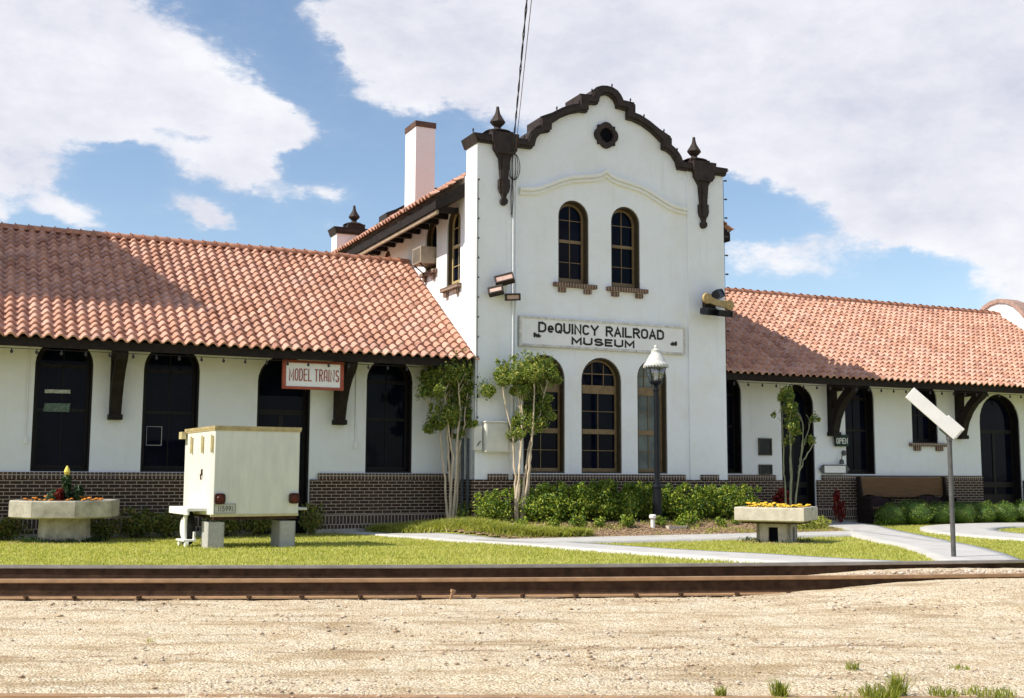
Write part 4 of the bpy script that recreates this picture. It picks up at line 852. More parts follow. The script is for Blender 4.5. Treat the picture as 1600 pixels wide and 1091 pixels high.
rail('rusty near rail of the track with orange brown head', NEAR, -22, 24, .25, RAILT, RAILW, True, foot=True)
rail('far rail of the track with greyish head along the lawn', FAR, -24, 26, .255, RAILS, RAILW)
rail('rail of a second track sunk in gravel at the bottom of the picture', lambda L: 6.29 + .004 * L, -14, 14, .060, RAILT, RAILT)

# ------------------------------------------------------------------ trailer on blocks
tl, td = -4.645, 17.85; X, Y = XY(tl, td); gz = hz(X, Y)
ux = (RH * math.cos(R(30)) + DH * math.sin(R(30))); yaw = math.atan2(ux[1], ux[0])
t = thing('cargo_trailer', 'small boxy cream utility trailer propped on concrete blocks on the lawn', 'trailer', (X, Y, gz), yaw)
TWd, TDp, TH0, TH1 = 1.39, 1.84, .51, 1.91
b = MB(); b.box((0, 0, TH0), (TWd, TDp, TH1 - .03)); b.build('body', TRAILER, t, bevel=.012)
b = MB(); b.box((-.012, -.02, TH1 - .045), (TWd + .02, TDp + .02, TH1)); b.box((-.008, -.012, TH1 - .075), (TWd + .012, TDp, TH1 - .045)); b.build('roof', M('trailer_roof', (.42, .33, .17), .5, .25, 7), t)
b = MB(); b.box((.02, .02, TH0 - .07), (TWd - .02, .10, TH0)); b.box((.02, TDp - .1, TH0 - .07), (TWd - .02, TDp - .02, TH0)); b.box((.1, .1, TH0 - .06), (.17, TDp - .1, TH0)); b.box((TWd - .17, .1, TH0 - .06), (TWd - .1, TDp - .1, TH0)); b.build('chassis', RAILW, t)
b = MB(); b.box((-.03, -.006, TH0 - .02), (TWd + .0, .02, TH0 + .02)); b.build('lower_trim', TRIMY, t)
for x in (.10, TWd - .085):
    o = None; b = MB(); b.slab([(x + .085 * math.copysign(abs(math.cos(a)) ** .5, math.cos(a)), TH0 + .26 + .085 * math.copysign(abs(math.sin(a)) ** .5, math.sin(a))) for a in np.linspace(0, 2 * math.pi, 24, False)], [], FRONT, -.045, 0); o = b.build('tail_light', TAIL, t)
    b = MB(); b.lathe([(.055, 0), (.045, .015), (.01, .02)], Mx=lambda q, w_, e, x=x: (x + q, -.046 - e, TH0 + .26 + w_), n=16); b.build('lens', M('tail_lens%d' % int(x * 100), (.10, .022, .016), .3), o)
b = MB(); b.box((.01, -.012, TH0 + .03), (.36, -.004, TH0 + .185)); p = b.build('licence_plate', M('plate', (.47, .46, .42), .5, .12, 20), t)
b = MB(); b.slab([(.012, TH0 + .032), (.358, TH0 + .032), (.358, TH0 + .183), (.012, TH0 + .183)], [[(.024, TH0 + .043), (.346, TH0 + .043), (.346, TH0 + .172), (.024, TH0 + .172)]], FRONT, -.015, -.011); b.build('rim', M('plate_rim', (.25, .25, .24), .5), p)
lettering('115991', .088, lambda x, y, z: (.195 + x, -.0125 - z, TH0 + .108 + y), LETTER, p, .03, .018, .0095, ext=.001)
for y0 in (.05, .62, 1.30):
    b = MB(); b.box((-.028, y0, TH1 - .40), (-.001, y0 + .075, TH1 - .16)); b.tube([(-.03, y0 + .04, TH1 - .42), (-.03, y0 + .04, TH1 - .14)], .014, 8); b.build('hinge', TRIMY, t)
b = MB(); b.box((-.02, .66, TH0 + .62), (-.001, .70, TH0 + .72)); b.tube([(-.02, .68, TH0 + .55), (-.03, .68, TH0 + .64)], .012, 6); b.build('latch', TAIL, t)
b = MB(); b.box((-.03, TDp - .16, TH1 - .17), (-.10, TDp + .04, TH1 - .05)); b.build('corner_bracket', TRIMY, t)
b = MB(); b.box((-.30, .35, TH0 + .06), (0.0, 1.55, TH0 + .11)); b.box((-.30, .35, TH0 + .0), (-.27, 1.55, TH0 + .06)); b.build('side_ledge', WHITEM, t, bevel=.005)
b = MB(); b.box((TWd, .25, TH0 + .06), (TWd + .24, 1.2, TH0 + .10)); b.build('side_ledge', GREYP, t, bevel=.005)
b = MB(); b.lathe([(.20, -.07), (.27, -.06), (.28, 0), (.27, .06), (.20, .07)], Mx=lambda x, y, z: (-.13 + z, 1.0 + x, .285 + y), n=24); wh = b.build('wheel', RUBBER, t)
b = MB(); b.lathe([(.17, -.075), (.19, -.05), (.19, .05), (.17, .075)], Mx=lambda x, y, z: (-.13 + z, 1.0 + x, .285 + y), n=20); b.build('rim', WHITEM, wh)
b = MB(); b.tube([(-.22, .78, TH0 + .02), (-.22, .78, .10)], .035, 10); b.box((-.30, .52, .09), (-.10, 1.02, .115)); b.box((-.14, .55, .115), (-.11, .60, .24))
for yy in (.56, .96): b.lathe([(.055, -.025), (.055, .025)], Mx=lambda x, y, z, yy=yy: (-.25 + z, yy + x, .055 + y), n=14)
b.build('jack_stand', WHITEM, t)
b = MB(); b.box((0, 0, 0), (.2, .40, .195)); bl = [(.03, .03), (.17, .03), (.17, .18), (.03, .18)]
def block(x, y, k, label):
    Xb = X + ux[0] * x - ux[1] * y; Yb = Y + ux[1] * x + ux[0] * y
    t = thing('concrete_block', label, 'concrete block', (Xb, Yb, gz - .015 + k * .211), yaw + random.uniform(-.04, .04), 'concrete blocks under the trailer')
    b = MB(); b.slab([(0, 0), (.235, 0), (.235, .4), (0, .4)], [[(.04, .04), (.195, .04), (.195, .185), (.04, .185)], [(.04, .215), (.195, .215), (.195, .36), (.04, .36)]], ID, 0, .2); b.build('block_shell', BLOCKM, t, bevel=.012)
for x, n_ in ((-.05, 'left'), (TWd - .28, 'right')):
    for k, m_ in ((0, 'lower'), (1, 'upper')): block(x, .03, k, '%s grey concrete block under the %s rear corner of the trailer' % (m_, n_))

# ------------------------------------------------------------------ planters
def planter(name, label, L, D, n, r, rin, z0, z1, ped, rot, mat, slots=False):
    X, Y = XY(L, D); g = hz(X, Y); t = thing(name, label, 'planter', (X, Y, g), math.atan2(RH[1], RH[0]) + rot)
    q = math.pi / n; b = MB(); b.lathe([(r * .93, z0), (r, z0 + .025), (r, z1 - .02), (r * .985, z1), (rin, z1), (rin, z1 - .10)], n=n, rot=q); b.build('bowl', mat, t)
    b = MB(); b.lathe([(rin - .01, z1 - .3), (rin + .005, z1 - .06), (rin * .5, z1 - .03)], n=n, rot=q); b.build('soil', SOIL, t)
    if slots:
        w, hh = ped; b = MB()
        for k in range(4):
            a = k * math.pi / 2; c_, s_ = math.cos(a), math.sin(a)
            b.slab([(-w, 0), (w, 0), (w, z0 + .01), (-w, z0 + .01)], [[(-w * .30, .02), (w * .30, .02), (w * .28, hh), (-w * .28, hh)]], lambda u, v, d_, c_=c_, s_=s_: (u * c_ + (-w + d_) * -s_, u * s_ + (-w + d_) * c_, v), 0, .001 if 0 else .06)
        b.build('pedestal', mat, t); b = MB(); b.box((-w + .08, -w + .08, 0), (w - .08, w - .08, z0)); b.build('pedestal_shade_box', VOID, t)  # near-black box added inside so the slots look deep in shade
    else:
        b = MB(); b.lathe([(ped * 1.0, -.05), (ped * .97, z0 + .02)], n=16, rot=q); b.build('pedestal', mat, t)
    return t, X, Y, g + z1
PL = planter('concrete_planter', 'round weathered octagonal concrete planter on a pedestal, by the left edge of the picture', -7.85, 20.2, 8, .92, .80, .44, .745, .44, R(8), CONC)
PR = planter('concrete_planter', 'pale square concrete planter on a slotted pedestal in front of the flower bed', 4.97, 21.5, 4, .90, .76, .40, .66, (.31, .29), R(-26), CONC2, True)
for nm, (t_, x_, y_, z_), rr_ in (('l', PL, 1.0), ('r', PR, .85)):
    n = 1500; a = rng.uniform(0, 6.28, n); r = rr_ * np.sqrt(rng.random(n)) * rng.uniform(.5, 1, n); x, y = x_ + r * np.cos(a), y_ + r * np.sin(a) - .12
    rocks('bare_soil', x, y, rng.uniform(.012, .04, n), MULCH, .01, .4)
    n = 900 if nm == 'l' else 150; a = rng.uniform(0, 6.28, n); r = .47 + np.abs(rng.normal(0, .13, n)); x, y = x_ + r * np.cos(a), y_ + r * np.sin(a)
    tag(link('tall_grass', blades('tall_grass', x, y, .11, .008, LEAF_D, .6)), kind='stuff')
def leafmesh(name, blobs, size, mat, asp=.5, shell=.35, up=0.2, droop=0):
    """blobs: (x, y, z, rx, ry, rz, n) -> folded leaf faces spread through each blob's volume"""
    Vs = []
    for bx, by, bz, rx, ry, rz, n in blobs:
        n = int(n); d = rng.normal(size=(n, 3)); d /= np.linalg.norm(d, axis=1)[:, None]; rr = rng.random(n) ** shell
        lump = 1 + .22 * np.sin(d[:, 0] * 5 + bx * 9) * np.cos(d[:, 1] * 4 + by * 7 + d[:, 2] * 5)
        p = d * (rr * lump)[:, None] * [rx, ry, rz] + [bx, by, bz]
        nrm = d * .6 + rng.normal(size=(n, 3)) * .6 + [0, 0, up]; nrm /= np.linalg.norm(nrm, axis=1)[:, None]
        t_ = np.cross(nrm, rng.normal(size=(n, 3))); t_ /= np.linalg.norm(t_, axis=1)[:, None]; s_ = np.cross(nrm, t_)
        L_ = (size * rng.uniform(.6, 1.35, n))[:, None]; w_ = L_ * asp
        Vs.append(np.stack([p - t_ * L_ * .5, p + s_ * w_ * .5 + nrm * L_ * .12, p + t_ * L_ * .5 - [0, 0, 1] * (L_ * droop), p - s_ * w_ * .5 + nrm * L_ * .12], 1))
    V = np.concatenate(Vs).reshape(-1, 3); k = np.arange(len(V) // 4)[:, None] * 4
    return npmesh(name, V, np.concatenate([k + [[0, 1, 2]], k + [[0, 2, 3]]], 1).reshape(-1, 3), mat)
def marigold(name, mats, seed):
    b = MB(); random.seed(seed)
    for k in range(5):
        x, y, z = random.uniform(-.06, .06), random.uniform(-.06, .06), random.uniform(.05, .11); r = random.uniform(.022, .036)
        b.lathe([(.3 * r, -.4 * r), (r, 0), (.85 * r, .4 * r), (.3 * r, .65 * r)], (x, y, z), 8, 0); b.tube([(x, y, 0), (x, y, z - .01)], .004, 4, 1)
    for k in range(22):
        a = random.uniform(0, 6.28); r = random.uniform(.02, .1); z = random.uniform(.01, .07); x, y = r * math.cos(a), r * math.sin(a); s = .022
        b.add([(x, y, z), (x + s * math.cos(a + 1), y + s * math.sin(a + 1), z + .01), (x + 2 * s * math.cos(a), y + 2 * s * math.sin(a), z + .015), (x + s * math.cos(a - 1), y + s * math.sin(a - 1), z + .01)], [(0, 1, 2, 3)], 1)
    return b.build(name, mats, recalc=False)
random.seed(3)
for (t0, X0, Y0, Z0), mats, lab, grp, n_, rad in ((PL, [PETO, LEAF_D], 'orange marigold clump in the round octagonal planter', 'orange marigolds in the octagonal planter', 11, .70), (PR, [PETY, LEAF_D], 'yellow orange marigold clump in the square planter', 'yellow marigolds in the square planter', 20, .56)):
    first = None
    for k in range(n_):
        a = k * 2.4; r = rad * math.sqrt((k + 2) / (n_ + 1))
        if first is None: first = o = tag(marigold('marigold', mats, 5), lab, 'flower', grp)
        else: o = first.copy(); COL.objects.link(o)
        o.location = (X0 + r * math.cos(a), Y0 + r * math.sin(a), Z0 - .075); o.rotation_euler = (0, 0, a); o.scale = (random.uniform(.8, 1.3),) * 3
def small_plant(name, label, cat, loc, blobs, size, mat, asp=.5, stems=None, stemmat=None, extra=None, group=None, droop=.1):
    t = thing(name, label, cat, loc, 0, group); link('foliage', leafmesh('foliage', blobs, size, mat, asp, droop=droop), t)
    if stems:
        b = MB()
        for s_ in stems: b.tube(s_, [.012] + [.008] * (len(s_) - 1), 5)
        b.build('stem', stemmat or BARKG, t)
    if extra: extra(t)
    return t
_, x0, y0, z0 = PL; q = lambda l, d: (x0 + RH[0] * l + DH[0] * d, y0 + RH[1] * l + DH[1] * d, z0 - .06)
def bloom(t):
    b = MB(); b.lathe([(.015, .47), (.035, .50), (.055, .55), (.035, .61), (.008, .66)], (0, 0, 0), 10); b.build('bloom', M('yellow_bloom', (.75, .60, .10), .6, .2, 30), t)
small_plant('flowering_plant', 'tall green plant with a pale yellow bloom standing in the octagonal planter', 'plant', q(0, 0), [(0, 0, .2, .10, .10, .2, 200), (0, 0, .4, .07, .07, .12, 120)], .08, LEAF_D, .5, [[(0, 0, 0), (0, 0, .5)]], extra=bloom)
small_plant('leafy_plant', 'dark green bushy plant right of the yellow bloom in the octagonal planter', 'plant', q(.19, .05), [(0, 0, .16, .10, .10, .18, 220)], .07, LEAF_D, .5, [[(0, 0, 0), (0, 0, .3)]])
small_plant('leafy_plant', 'grey green leafy plant left of the yellow bloom in the octagonal planter', 'plant', q(-.19, -.05), [(0, 0, .11, .11, .11, .13, 200)], .07, LEAF_G, .5, [[(0, 0, 0), (0, 0, .2)]])
small_plant('red_leaf_plant', 'dark red leaved plant among the marigolds of the octagonal planter', 'plant', q(-.07, -.12), [(0, 0, .13, .07, .07, .15, 130)], .10, LEAF_R, .3, [[(0, 0, 0), (0, 0, .2)]])

# ------------------------------------------------------------------ lamp post, signal blade post, bench, bits in the bed
x, y = 3.80, -1.2; g = hz(x, y)
t = thing('street_lamp', 'black street lamp post with a white capped glass lantern before the tower', 'street lamp', (x, y, g)); z = lambda v: v - g
b = MB(); b.lathe([(.13, z(g)), (.13, z(g + .06)), (.10, z(g + .10)), (.095, z(.95)), (.11, z(.97)), (.11, z(1.0)), (.075, z(1.04)), (.062, z(1.15)), (.058, z(3.05)), (.075, z(3.06)), (.075, z(3.10)), (.05, z(3.13)), (.05, z(3.20))], n=16); b.build('post', BLACKM, t, smooth=False)
b = MB(); b.lathe([(.05, z(3.18)), (.13, z(3.22)), (.15, z(3.25)), (.15, z(3.27))], n=14); b.build('lantern_base', BLACKM, t)
b = MB(); b.lathe([(.14, z(3.265)), (.22, z(3.60)), (.215, z(3.60)), (.135, z(3.265))], n=14); b.build('lantern_glass', CLEAR, t, smooth=True)
b = MB()
for k in range(6):
    a = k * math.pi / 3 + .3; b.tube([(.145 * math.cos(a), .145 * math.sin(a), z(3.26)), (.227 * math.cos(a), .227 * math.sin(a), z(3.62))], .008, 5)
b.build('lantern_ribs', BLACKM, t)
b = MB(); b.lathe([(.035, z(3.27)), (.05, z(3.32)), (.06, z(3.42)), (.045, z(3.5)), (.02, z(3.53))], n=12); b.build('bulb', WHITEM, t, smooth=True)
b = MB(); b.lathe([(.26, z(3.59)), (.275, z(3.61)), (.27, z(3.64)), (.22, z(3.70)), (.15, z(3.83)), (.10, z(3.90)), (.10, z(3.93)), (.105, z(3.96)), (.06, z(3.98)), (.035, z(4.0)), (.045, z(4.03)), (.03, z(4.07)), (.0, z(4.075))], n=24)
for k in range(24):
    a = k * math.pi / 12; b.box((.262 * math.cos(a) - .012, .262 * math.sin(a) - .012, z(3.575)), (.262 * math.cos(a) + .012, .262 * math.sin(a) + .012, z(3.605)))
b.build('lantern_cap', M('lantern_cap_paint', (.56, .56, .55), .6, .2, 12), t)
X, Y = XY(5.915, 15.40); g = hz(X, Y); yw = math.atan2(RH[1], RH[0])
t = thing('blade_sign', 'slanted plain white blade on a thin grey post at the end of the walk', 'sign', (X, Y, g), yw)
b = MB(); b.tube([(0, 0, -.1), (0, 0, 1.66)], .032, 12); b.lathe([(.035, 1.60), (.04, 1.62), (.04, 1.67), (.02, 1.69)], n=12); b.build('post', POSTM, t)
ca, sa = math.cos(R(-42)), math.sin(R(-42))
bl = lambda u, v, n: (-.22 + u * ca - v * sa, -.055 + n, 1.965 + u * sa + v * ca)
b = MB(); b.box((-.42, -.09, -.012), (.42, .09, .012), Mx=lambda u, v, n: bl(u, v, n)); b.build('blade', WHITEM, t, bevel=.003)
b = MB(); b.box((.17, -.055, .014), (.45, .125, .035), Mx=lambda u, v, n: bl(u, v, n)); b.build('blade', WHITEM, t, bevel=.003)
b = MB(); b.box((-.025, -.045, 1.60), (.025, -.01, 1.78)); b.box((.20, -.10, .03), (.40, -.085, .06), Mx=lambda u, v, n: bl(u, v, n)); b.build('clamp', POSTM, t)
t = thing('bench', 'long brown wooden bench with a tall plank back against the brick right of the doorway', 'bench', (12.65, .55, 0))
b = MB(); b.slab([(-1.45, .70), (-1.15, .76), (-.75, .70), (.35, .68), (.85, .76), (1.3, .72), (1.45, .70), (1.45, 1.20), (-1.45, 1.20)], [], FRONT, .16, .20); b.build('backrest', BENCHM, t)
b = MB(); b.box((-1.45, -.28, .40), (1.45, .16, .45)); b.build('seat', BENCHM, t, bevel=.008)
for x in (-1.50, 1.45):
    b = MB(); b.slab([(-.30, 0), (.22, 0), (.22, 1.22), (.10, 1.22), (.02, .72), (-.30, .66)], [], SIDE, x, x + .05); b.build('side_panel', DARKWOOD, t)
for x, lb in ((-.95, 'dark hump lying at the left end of the wooden bench'), (.85, 'dark hump lying at the right end of the wooden bench')):
    b = MB(); b.slab([(-.38, .455), (.38, .455), (.36, .60), (.22, .68), (-.18, .69), (-.34, .60)], [], lambda u, v, n: (u, n, v), -.10, .12); o = b.build('hump', M('hump%d' % int(x * 100), (.03, .018, .02), .9), bevel=.03); o.location = (12.65 + x, .57, 0); tag(o, lb, 'hump')  # dark rounded mass resting on the seat
g = hz(3.33, -1.75); t = thing('standpipe', 'short white capped pipe sticking out of the mulch left of the lamp', 'pipe', (3.33, -1.75, g))
b = MB(); b.tube([(0, 0, -.05), (0, 0, .24)], .045, 10); b.build('pipe', WHITEM, t); b = MB(); b.lathe([(.06, .22), (.075, .24), (.075, .29), (.05, .31)], n=12); b.build('pipe_cap', WHITEM, t)
g = hz(3.85, -1.85); b = MB(); b.slab([(-.24, -.08), (.2, -.1), (.26, .04), (.05, .1), (-.22, .07)], [], ID, 0, .07); o = b.build('flat_stone', CONC2, bevel=.012); o.location = (3.85, -1.85, g + .01); tag(o, 'flat pale stone lying on the mulch at the foot of the lamp', 'stone')

# ------------------------------------------------------------------ trees and shrubs
def crape(label, base, trunks, clumps, nl, size=.075, thick=.034, dy=.28, bark=BARK, mat=LEAF_C):
    bx, by = base; g = hz(bx, by); t = thing('crape_myrtle', label, 'tree', (bx, by, g)); random.seed(int(bx * 100) + 5)
    b = MB()
    for i, tr in enumerate(trunks):
        n = len(tr); P = []
        for k, (x, z) in enumerate(tr):
            f = k / max(1, n - 1); P.append(Vector((x - bx, dy * math.sin(i * 2.3 + .6) * f, z - g)))
        Q = []; rr = []; N = 5 * (n - 1)
        for k in range(N + 1):
            s = k / N * (n - 1); j = min(int(s), n - 2); f = s - j; f2 = f * f * (3 - 2 * f) * .5 + f * .5
            Q.append(P[j].lerp(P[j + 1], f2) + Vector((random.gauss(0, .008), random.gauss(0, .008), 0))); rr.append(thick * (1 - .62 * k / N) * (1.25 if k == 0 else 1))
        b.tube(Q, rr, 8)
        for k in range(5):        # twigs into the crown
            q = Q[-1 - k % 3]; b.tube([q, q + Vector((random.gauss(0, .10), random.gauss(0, .1), random.uniform(.1, .28)))], [.009, .004], 5)
    b.build('trunk', bark, t, smooth=True)
    bl = []
    for x, z, r in clumps:
        for k in range(3): bl.append((x - bx + random.gauss(0, r * .45), dy * random.gauss(0, .9), z - g + random.gauss(0, r * .4), r * .62, r * .7, r * .6, nl * r * r / .42))
        bl.append((x - bx, dy * random.gauss(0, .5), z - g, r * 1.2, r * 1.2, r * 1.05, nl * r * r / .8))
        for k in range(int(16 * r / .3) + 2):     # leafy sprays breaking the outline
            a = random.uniform(0, 6.28); e_ = random.uniform(-.4, 1.3); q = r * random.uniform(.9, 1.45)
            bl.append((x - bx + q * math.cos(a) * math.cos(e_), q * .8 * math.sin(a) * math.cos(e_), z - g + q * math.sin(e_) * .95, .045, .045, random.uniform(.07, .14), max(6, nl * .006)))
    link('crown', leafmesh('crown', bl, size, mat, .52, .45, .25, .15), t)
    return t
crape('pale barked multi stem crape myrtle before the left wing, touching the eave', (-.42, .25),
      [[(-.47, .1), (-.50, .58), (-.58, 1.5), (-.66, 2.3), (-.93, 2.74)], [(-.40, .1), (-.42, .98), (-.47, 1.7), (-.50, 2.2), (-.45, 3.0)], [(-.36, .1), (-.35, 1.0), (-.34, 1.93), (-.31, 2.62), (-.38, 3.16)], [(-.40, .45), (-.24, .85), (-.16, 1.5), (-.12, 2.21), (.11, 2.84)], [(-.33, .1), (-.28, .9), (-.30, 1.6), (-.15, 2.3), (-.10, 3.1)], [(-.44, .1), (-.44, .8), (-.40, 1.6), (-.55, 2.3), (-.66, 3.1)], [(-.38, .1), (-.40, .9), (-.42, 1.7), (-.25, 2.4), (-.20, 3.3)]],
      [(-.42, 3.40, .40), (-.67, 3.26, .34), (-.08, 3.30, .29), (-1.0, 2.98, .20), (.14, 3.05, .25), (-.63, 2.47, .28), (-.80, 2.27, .17), (.02, 2.63, .21), (.25, 2.90, .16), (-.08, 2.33, .13), (-.34, 3.03, .24), (-.21, 2.05, .08)], 3600, .060, .033)
crape('pale barked multi stem crape myrtle in front of the tower, partly hiding a window', (.76, -.6),
      [[(.73, .0), (.72, .59), (.70, 1.3), (.68, 2.0), (.50, 2.7), (.45, 3.13)], [(.70, .0), (.76, .6), (.79, 1.26), (.82, 2.0), (.83, 2.61), (.72, 3.1)], [(.80, .0), (.88, .7), (.94, 1.26), (1.0, 2.0), (1.02, 2.61), (1.0, 3.2)], [(.84, .0), (.98, .7), (1.08, 1.4), (1.13, 1.94), (1.16, 2.6), (1.3, 3.1)], [(.72, .0), (.70, .7), (.76, 1.4), (.80, 2.1), (.78, 2.8)], [(.82, .0), (.84, .7), (.90, 1.4), (1.02, 2.0), (1.2, 2.5), (1.36, 3.2)]],
      [(.62, 3.36, .30), (.97, 3.46, .34), (1.36, 3.40, .26), (1.2, 3.16, .28), (.45, 3.27, .18), (1.54, 3.36, .14), (.78, 3.01, .18), (1.13, 2.61, .18), (1.38, 2.55, .16), (.83, 2.35, .18), (1.21, 2.26, .19), (.66, 2.08, .13), (1.30, 2.85, .14)], 3400, .060, .033)
crape('thin sparse young crape myrtle in front of the arched doorway of the right wing', (8.12, -.3),
      [[(8.04, .0), (8.01, .6), (8.0, 1.29), (7.99, 2.0), (8.02, 2.82)], [(8.12, .0), (8.15, .6), (8.20, 1.2), (8.2, 1.9), (8.22, 2.4)], [(8.20, .0), (8.24, .6), (8.41, 1.6), (8.46, 2.2), (8.44, 2.55)], [(8.42, 1.45), (8.50, 1.65), (8.70, 2.1), (8.93, 2.55)], [(8.40, 1.3), (8.52, 1.6), (8.68, 1.8), (8.83, 2.04)], [(8.12, .0), (8.10, .7), (8.14, 1.5), (8.1, 2.3), (8.15, 3.0)]],
      [(8.03, 3.13, .16), (8.15, 3.22, .12), (8.06, 2.80, .14), (8.22, 2.92, .09), (8.17, 2.45, .16), (8.32, 2.29, .11), (8.12, 2.05, .09), (8.95, 2.60, .09), (8.81, 2.05, .10), (7.72, 2.69, .05), (8.28, 2.60, .12)], 1500, .075, .026, .16, BARKG)
# hedge along the tower: three different shrubs, repeated with their own turn and size
def shrub_proto(seed, w, h, n, size, mat, name='shrub', core=True):
    random.seed(seed); t = thing(name, 'x', 'shrub'); bl = []
    for k in range(7):
        a = k * 2.4; r = .33 * math.sqrt(k / 7) * w
        bl.append((r * math.cos(a), r * math.sin(a), h * random.uniform(.42, .62), w * random.uniform(.24, .36), w * random.uniform(.24, .36), h * random.uniform(.34, .46), n / 9))
    for k in range(9): bl.append((random.uniform(-.4, .4) * w, random.uniform(-.4, .4) * w, h * random.uniform(.85, 1.05), .06 * w + .03, .06 * w + .03, h * .14, n / 60))
    bl.append((0, 0, h * .45, w * .42, w * .42, h * .42, n / 5))
    if name == 'boxwood':
        bl = [(0, 0, h * .50, w * .5, w * .48, h * .52, n), (0, 0, h * .5, w * .5, w * .48, h * .5, n * .6)]
        c_ = MB(); c_.lathe([(.0, .02), (w * .30, .05), (w * .41, h * .3), (w * .41, h * .6), (w * .28, h * .85), (0, h * .93)], n=14); c_.build('branches', LEAF_B, t, smooth=True)
    link('foliage', leafmesh('foliage', bl, size, mat, .5, .14 if name == 'boxwood' else .5, .4, .1), t)
    b = MB()
    for k in range(9):
        a = random.uniform(0, 6.28); r = random.uniform(.1, .38) * w; b.tube([(.05 * math.cos(a), .05 * math.sin(a), -.05), (r * .5 * math.cos(a), r * .5 * math.sin(a), h * .35), (r * math.cos(a), r * math.sin(a), h * random.uniform(.6, .85))], [.014, .01, .005], 5)
    b.build('stem', M('shrub_stem%d' % seed, (.07, .05, .03), .9), t)
    return t
def place(protos, spots, group, zoff=0.0):
    used = set()
    for k, (pi, x, y, s, lab) in enumerate(spots):
        o = protos[pi] if pi not in used else copy_tree(protos[pi]); used.add(pi)
        o.location = (x, y, hz(x, y) + zoff); o.rotation_euler = (0, 0, k * 1.9); o.scale = (s[0], s[0], s[1]); o['label'] = lab; o['group'] = group
P3 = [shrub_proto(11, 1.08, .80, 4600, .066, LEAF_S), shrub_proto(12, 1.08, .80, 4600, .066, LEAF_S), shrub_proto(13, 1.08, .80, 4600, .062, LEAF_S)]
place(P3, [(0, .18, -.62, (.78, .80), 'leafy green shrub at the left end of the tower hedge, between the crape myrtles'), (1, 1.28, -.58, (.98, 1.0), 'leafy green shrub just right of the crape myrtle trunks before the tower'),
           (2, 1.95, -.62, (.95, 1.0), 'leafy green shrub below the gap between the left and middle tower windows'), (0, 2.62, -.55, (.98, 1.02), 'leafy green shrub under the left side of the middle tower window'),
           (1, 3.28, -.6, (.98, 1.02), 'leafy green shrub under the right side of the middle tower window'), (2, 4.05, -.5, (.9, .98), 'leafy green shrub directly behind the lamp post'),
           (0, 4.65, -.6, (.98, .93), 'leafy green shrub just right of the lamp post'), (1, 5.30, -.58, (.96, .92), 'leafy green shrub under the right pilaster of the tower'),
           (2, 5.95, -.6, (.98, .95), 'leafy green shrub second from the right end of the tower hedge'), (0, 6.50, -.55, (.86, .90), 'leafy green shrub at the right end of the tower hedge, beside the planter')], 'shrubs along the foot of the tower')
sp = shrub_proto(21, .36, .26, 320, .06, LEAF_S, 'seedling')
SD = [(.33, .95), (1.09, .9), (1.6, 1.1), (2.13, .85), (2.78, 1.05), (3.62, .9), (4.05, .95), (4.42, 1.15), (5.1, .8), (5.6, .7)]
sd_n = ['left of the crape myrtle trunk', 'under the gap right of the crape myrtle', 'left of the middle tower window', 'under the left edge of the middle tower window', 'left of the white standpipe', 'against the foot of the lamp post', 'just right of the lamp foot', 'second right of the lamp foot', 'midway from lamp to square planter', 'nearest the square planter']
place([sp], [(0, x, -1.62 + .1 * math.sin(k * 3), (s, s), 'tiny green bedding shrub on the mulch, ' + sd_n[k]) for k, (x, s) in enumerate(SD)], 'small plants on the mulch bed')
BX = [shrub_proto(31, .95, .60, 3600, .034, LEAF_B, 'boxwood'), shrub_proto(32, .95, .60, 3600, .034, LEAF_B, 'boxwood')]
place(BX, [(0, 11.35, -.22, (.80, .92), 'rounded clipped bush at the left end of the row, by the walk'), (1, 12.15, -.22, (1.05, 1.05), 'rounded clipped bush below the left half of the bench'), (0, 12.98, -.22, (.92, .95), 'rounded clipped bush below the right half of the bench'),
           (1, 13.75, -.22, (.90, .95), 'rounded clipped bush right of the bench, left of the white blade post'), (0, 14.50, -.22, (.92, .97), 'rounded clipped bush right behind the white blade post'), (1, 15.3, -.22, (.92, .96), 'rounded clipped bush left of the far arched doorway'),
           (0, 16.15, -.22, (.95, 1.0), 'rounded clipped bush below the far arched doorway'), (1, 17.1, -.22, (.98, 1.02), 'rounded clipped bush at the right edge of the picture')], 'clipped bushes along the right wing')
FB = [shrub_proto(41, .8, .46, 1200, .065, LEAF_F), shrub_proto(42, .8, .46, 1200, .065, LEAF_F)]
place(FB, [(0, -9.0, .50, (1.0, .9), 'low bush at the left edge of the picture behind the octagonal planter'), (1, -7.35, .52, (.85, .8), 'low bush right behind the pedestal of the octagonal planter'), (0, -6.72, .55, (1.1, 1.12), 'reddish low bush between the octagonal planter and the trailer'), (1, -6.15, .55, (.95, 1.02), 'low bush just left of the trailer'),
           (0, -5.1, .5, (1.0, .95), 'low bush seen under the left part of the trailer'), (1, -4.45, .5, (1.0, 1.0), 'low bush seen under the middle of the trailer'), (0, -3.35, .5, (.70, 1.25), 'low bush at the right edge of the trailer by the doorway')], 'low bushes along the left wing')
small_plant('shrub', 'small loose shrub at the foot of the left crape myrtle', 'shrub', (-.12, .1, hz(-.12, .1)), [(0, 0, .22, .24, .2, .24, 420), (.1, 0, .1, .25, .2, .12, 200)], .065, LEAF_S, .5, [[(0, 0, 0), (.02, 0, .35)], [(0, 0, 0), (-.1, 0, .3)]])
small_plant('red_leaf_plant', 'bright red leaved plant against the brick left of the arched doorway', 'plant', (8.40, .35, hz(8.4, .35)), [(0, 0, .66, .25, .16, .24, 300), (0, 0, .25, .16, .12, .25, 120)], .12, LEAF_R, .35, [[(0, 0, 0), (0, 0, .5)]])
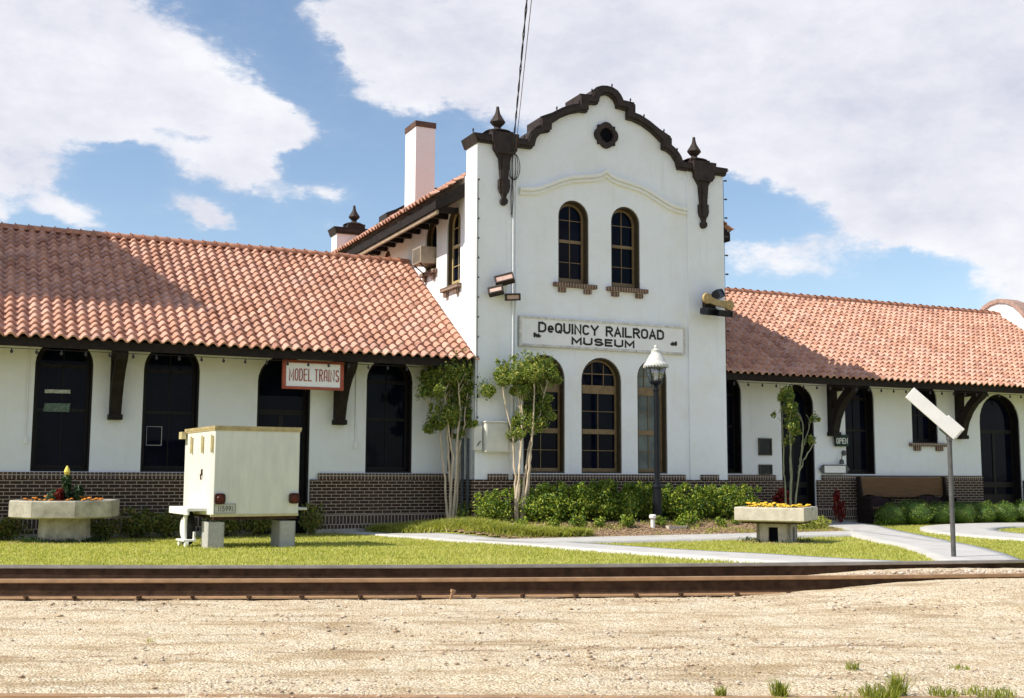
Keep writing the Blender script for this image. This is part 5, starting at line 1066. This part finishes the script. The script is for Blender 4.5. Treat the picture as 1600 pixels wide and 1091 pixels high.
small_plant('red_leaf_plant', 'bright red leaved plant against the brick right of the arched doorway', 'plant', (10.20, .45, hz(10.2, .45)), [(0, 0, .72, .09, .09, .16, 90), (.08, 0, .38, .17, .12, .28, 240)], .12, LEAF_R, .35, [[(0, 0, 0), (0, 0, .7)]])
small_plant('border_plant', 'pale green spreading plant at the corner of the walks behind the square planter', 'plant', (7.05, -2.0, hz(7.05, -2.0)), [(0, 0, .12, .6, .35, .22, 900), (.5, .1, .1, .35, .3, .17, 400)], .11, LIRI, .22)
small_plant('border_plant', 'pale green low plant at the left foot of the clipped bushes', 'plant', (11.15, -.25, hz(11.1, -.2)), [(0, 0, .08, .35, .2, .14, 350)], .08, LEAF_S, .3)
# weeds in the gravel
wn = ['small weed tuft growing from the gravel near the sunk rail']
for k, (x, y, hgt, n_, rad, lab) in enumerate([(-6.41, -17.06, .10, 60, .05, None), (-6.28, -17.02, .07, 30, .03, None), (-5.92, -16.98, .12, 60, .03, None), (-5.63, -17.12, .20, 130, .045, 'taller yellow green weed tuft right of the brown gravel patch'),
        (-5.17, -17.38, .17, 220, .10, 'largest green weed clump by the sunk rail with an upright spike'), (-5.02, -17.36, .28, 120, .05, 'upright spiky weed beside the largest weed clump'), (-4.80, -17.48, .11, 120, .08, None), (-4.58, -17.58, .10, 200, .14, 'wide low weed patch nearest the right edge of the picture'),
        (-4.68, -16.62, .13, 50, .05, 'lone weed tuft farther up the gravel on the right'), (-4.06, -16.89, .06, 60, .06, 'flat weed tuft at far right of the gravel'), (-6.94, -16.96, .05, 40, .05, None), (-8.45, -13.72, .09, 14, .02, 'single thin weed in the gravel at left'), (-5.75, -17.30, .06, 80, .15, None), (-5.35, -17.45, .07, 90, .2, None), (-6.1, -17.2, .05, 70, .2, None)]):
    a = rng.uniform(0, 6.28, n_); r = rad * np.sqrt(rng.random(n_)); me = blades('weed_tuft', x + r * np.cos(a), y + r * np.sin(a), hgt * .48, .0028, WEED, .55)
    v = np.zeros(len(me.vertices) * 3, np.float32); me.vertices.foreach_get('co', v); v = v.reshape(-1, 3) - [x, y, hz(x, y)]; me.vertices.foreach_set('co', v.ravel().astype(np.float32))
    o = link('weed_tuft', me); o.location = (x, y, hz(x, y)); tag(o, lab or wn[0], 'weed', 'weed tufts in the gravel')
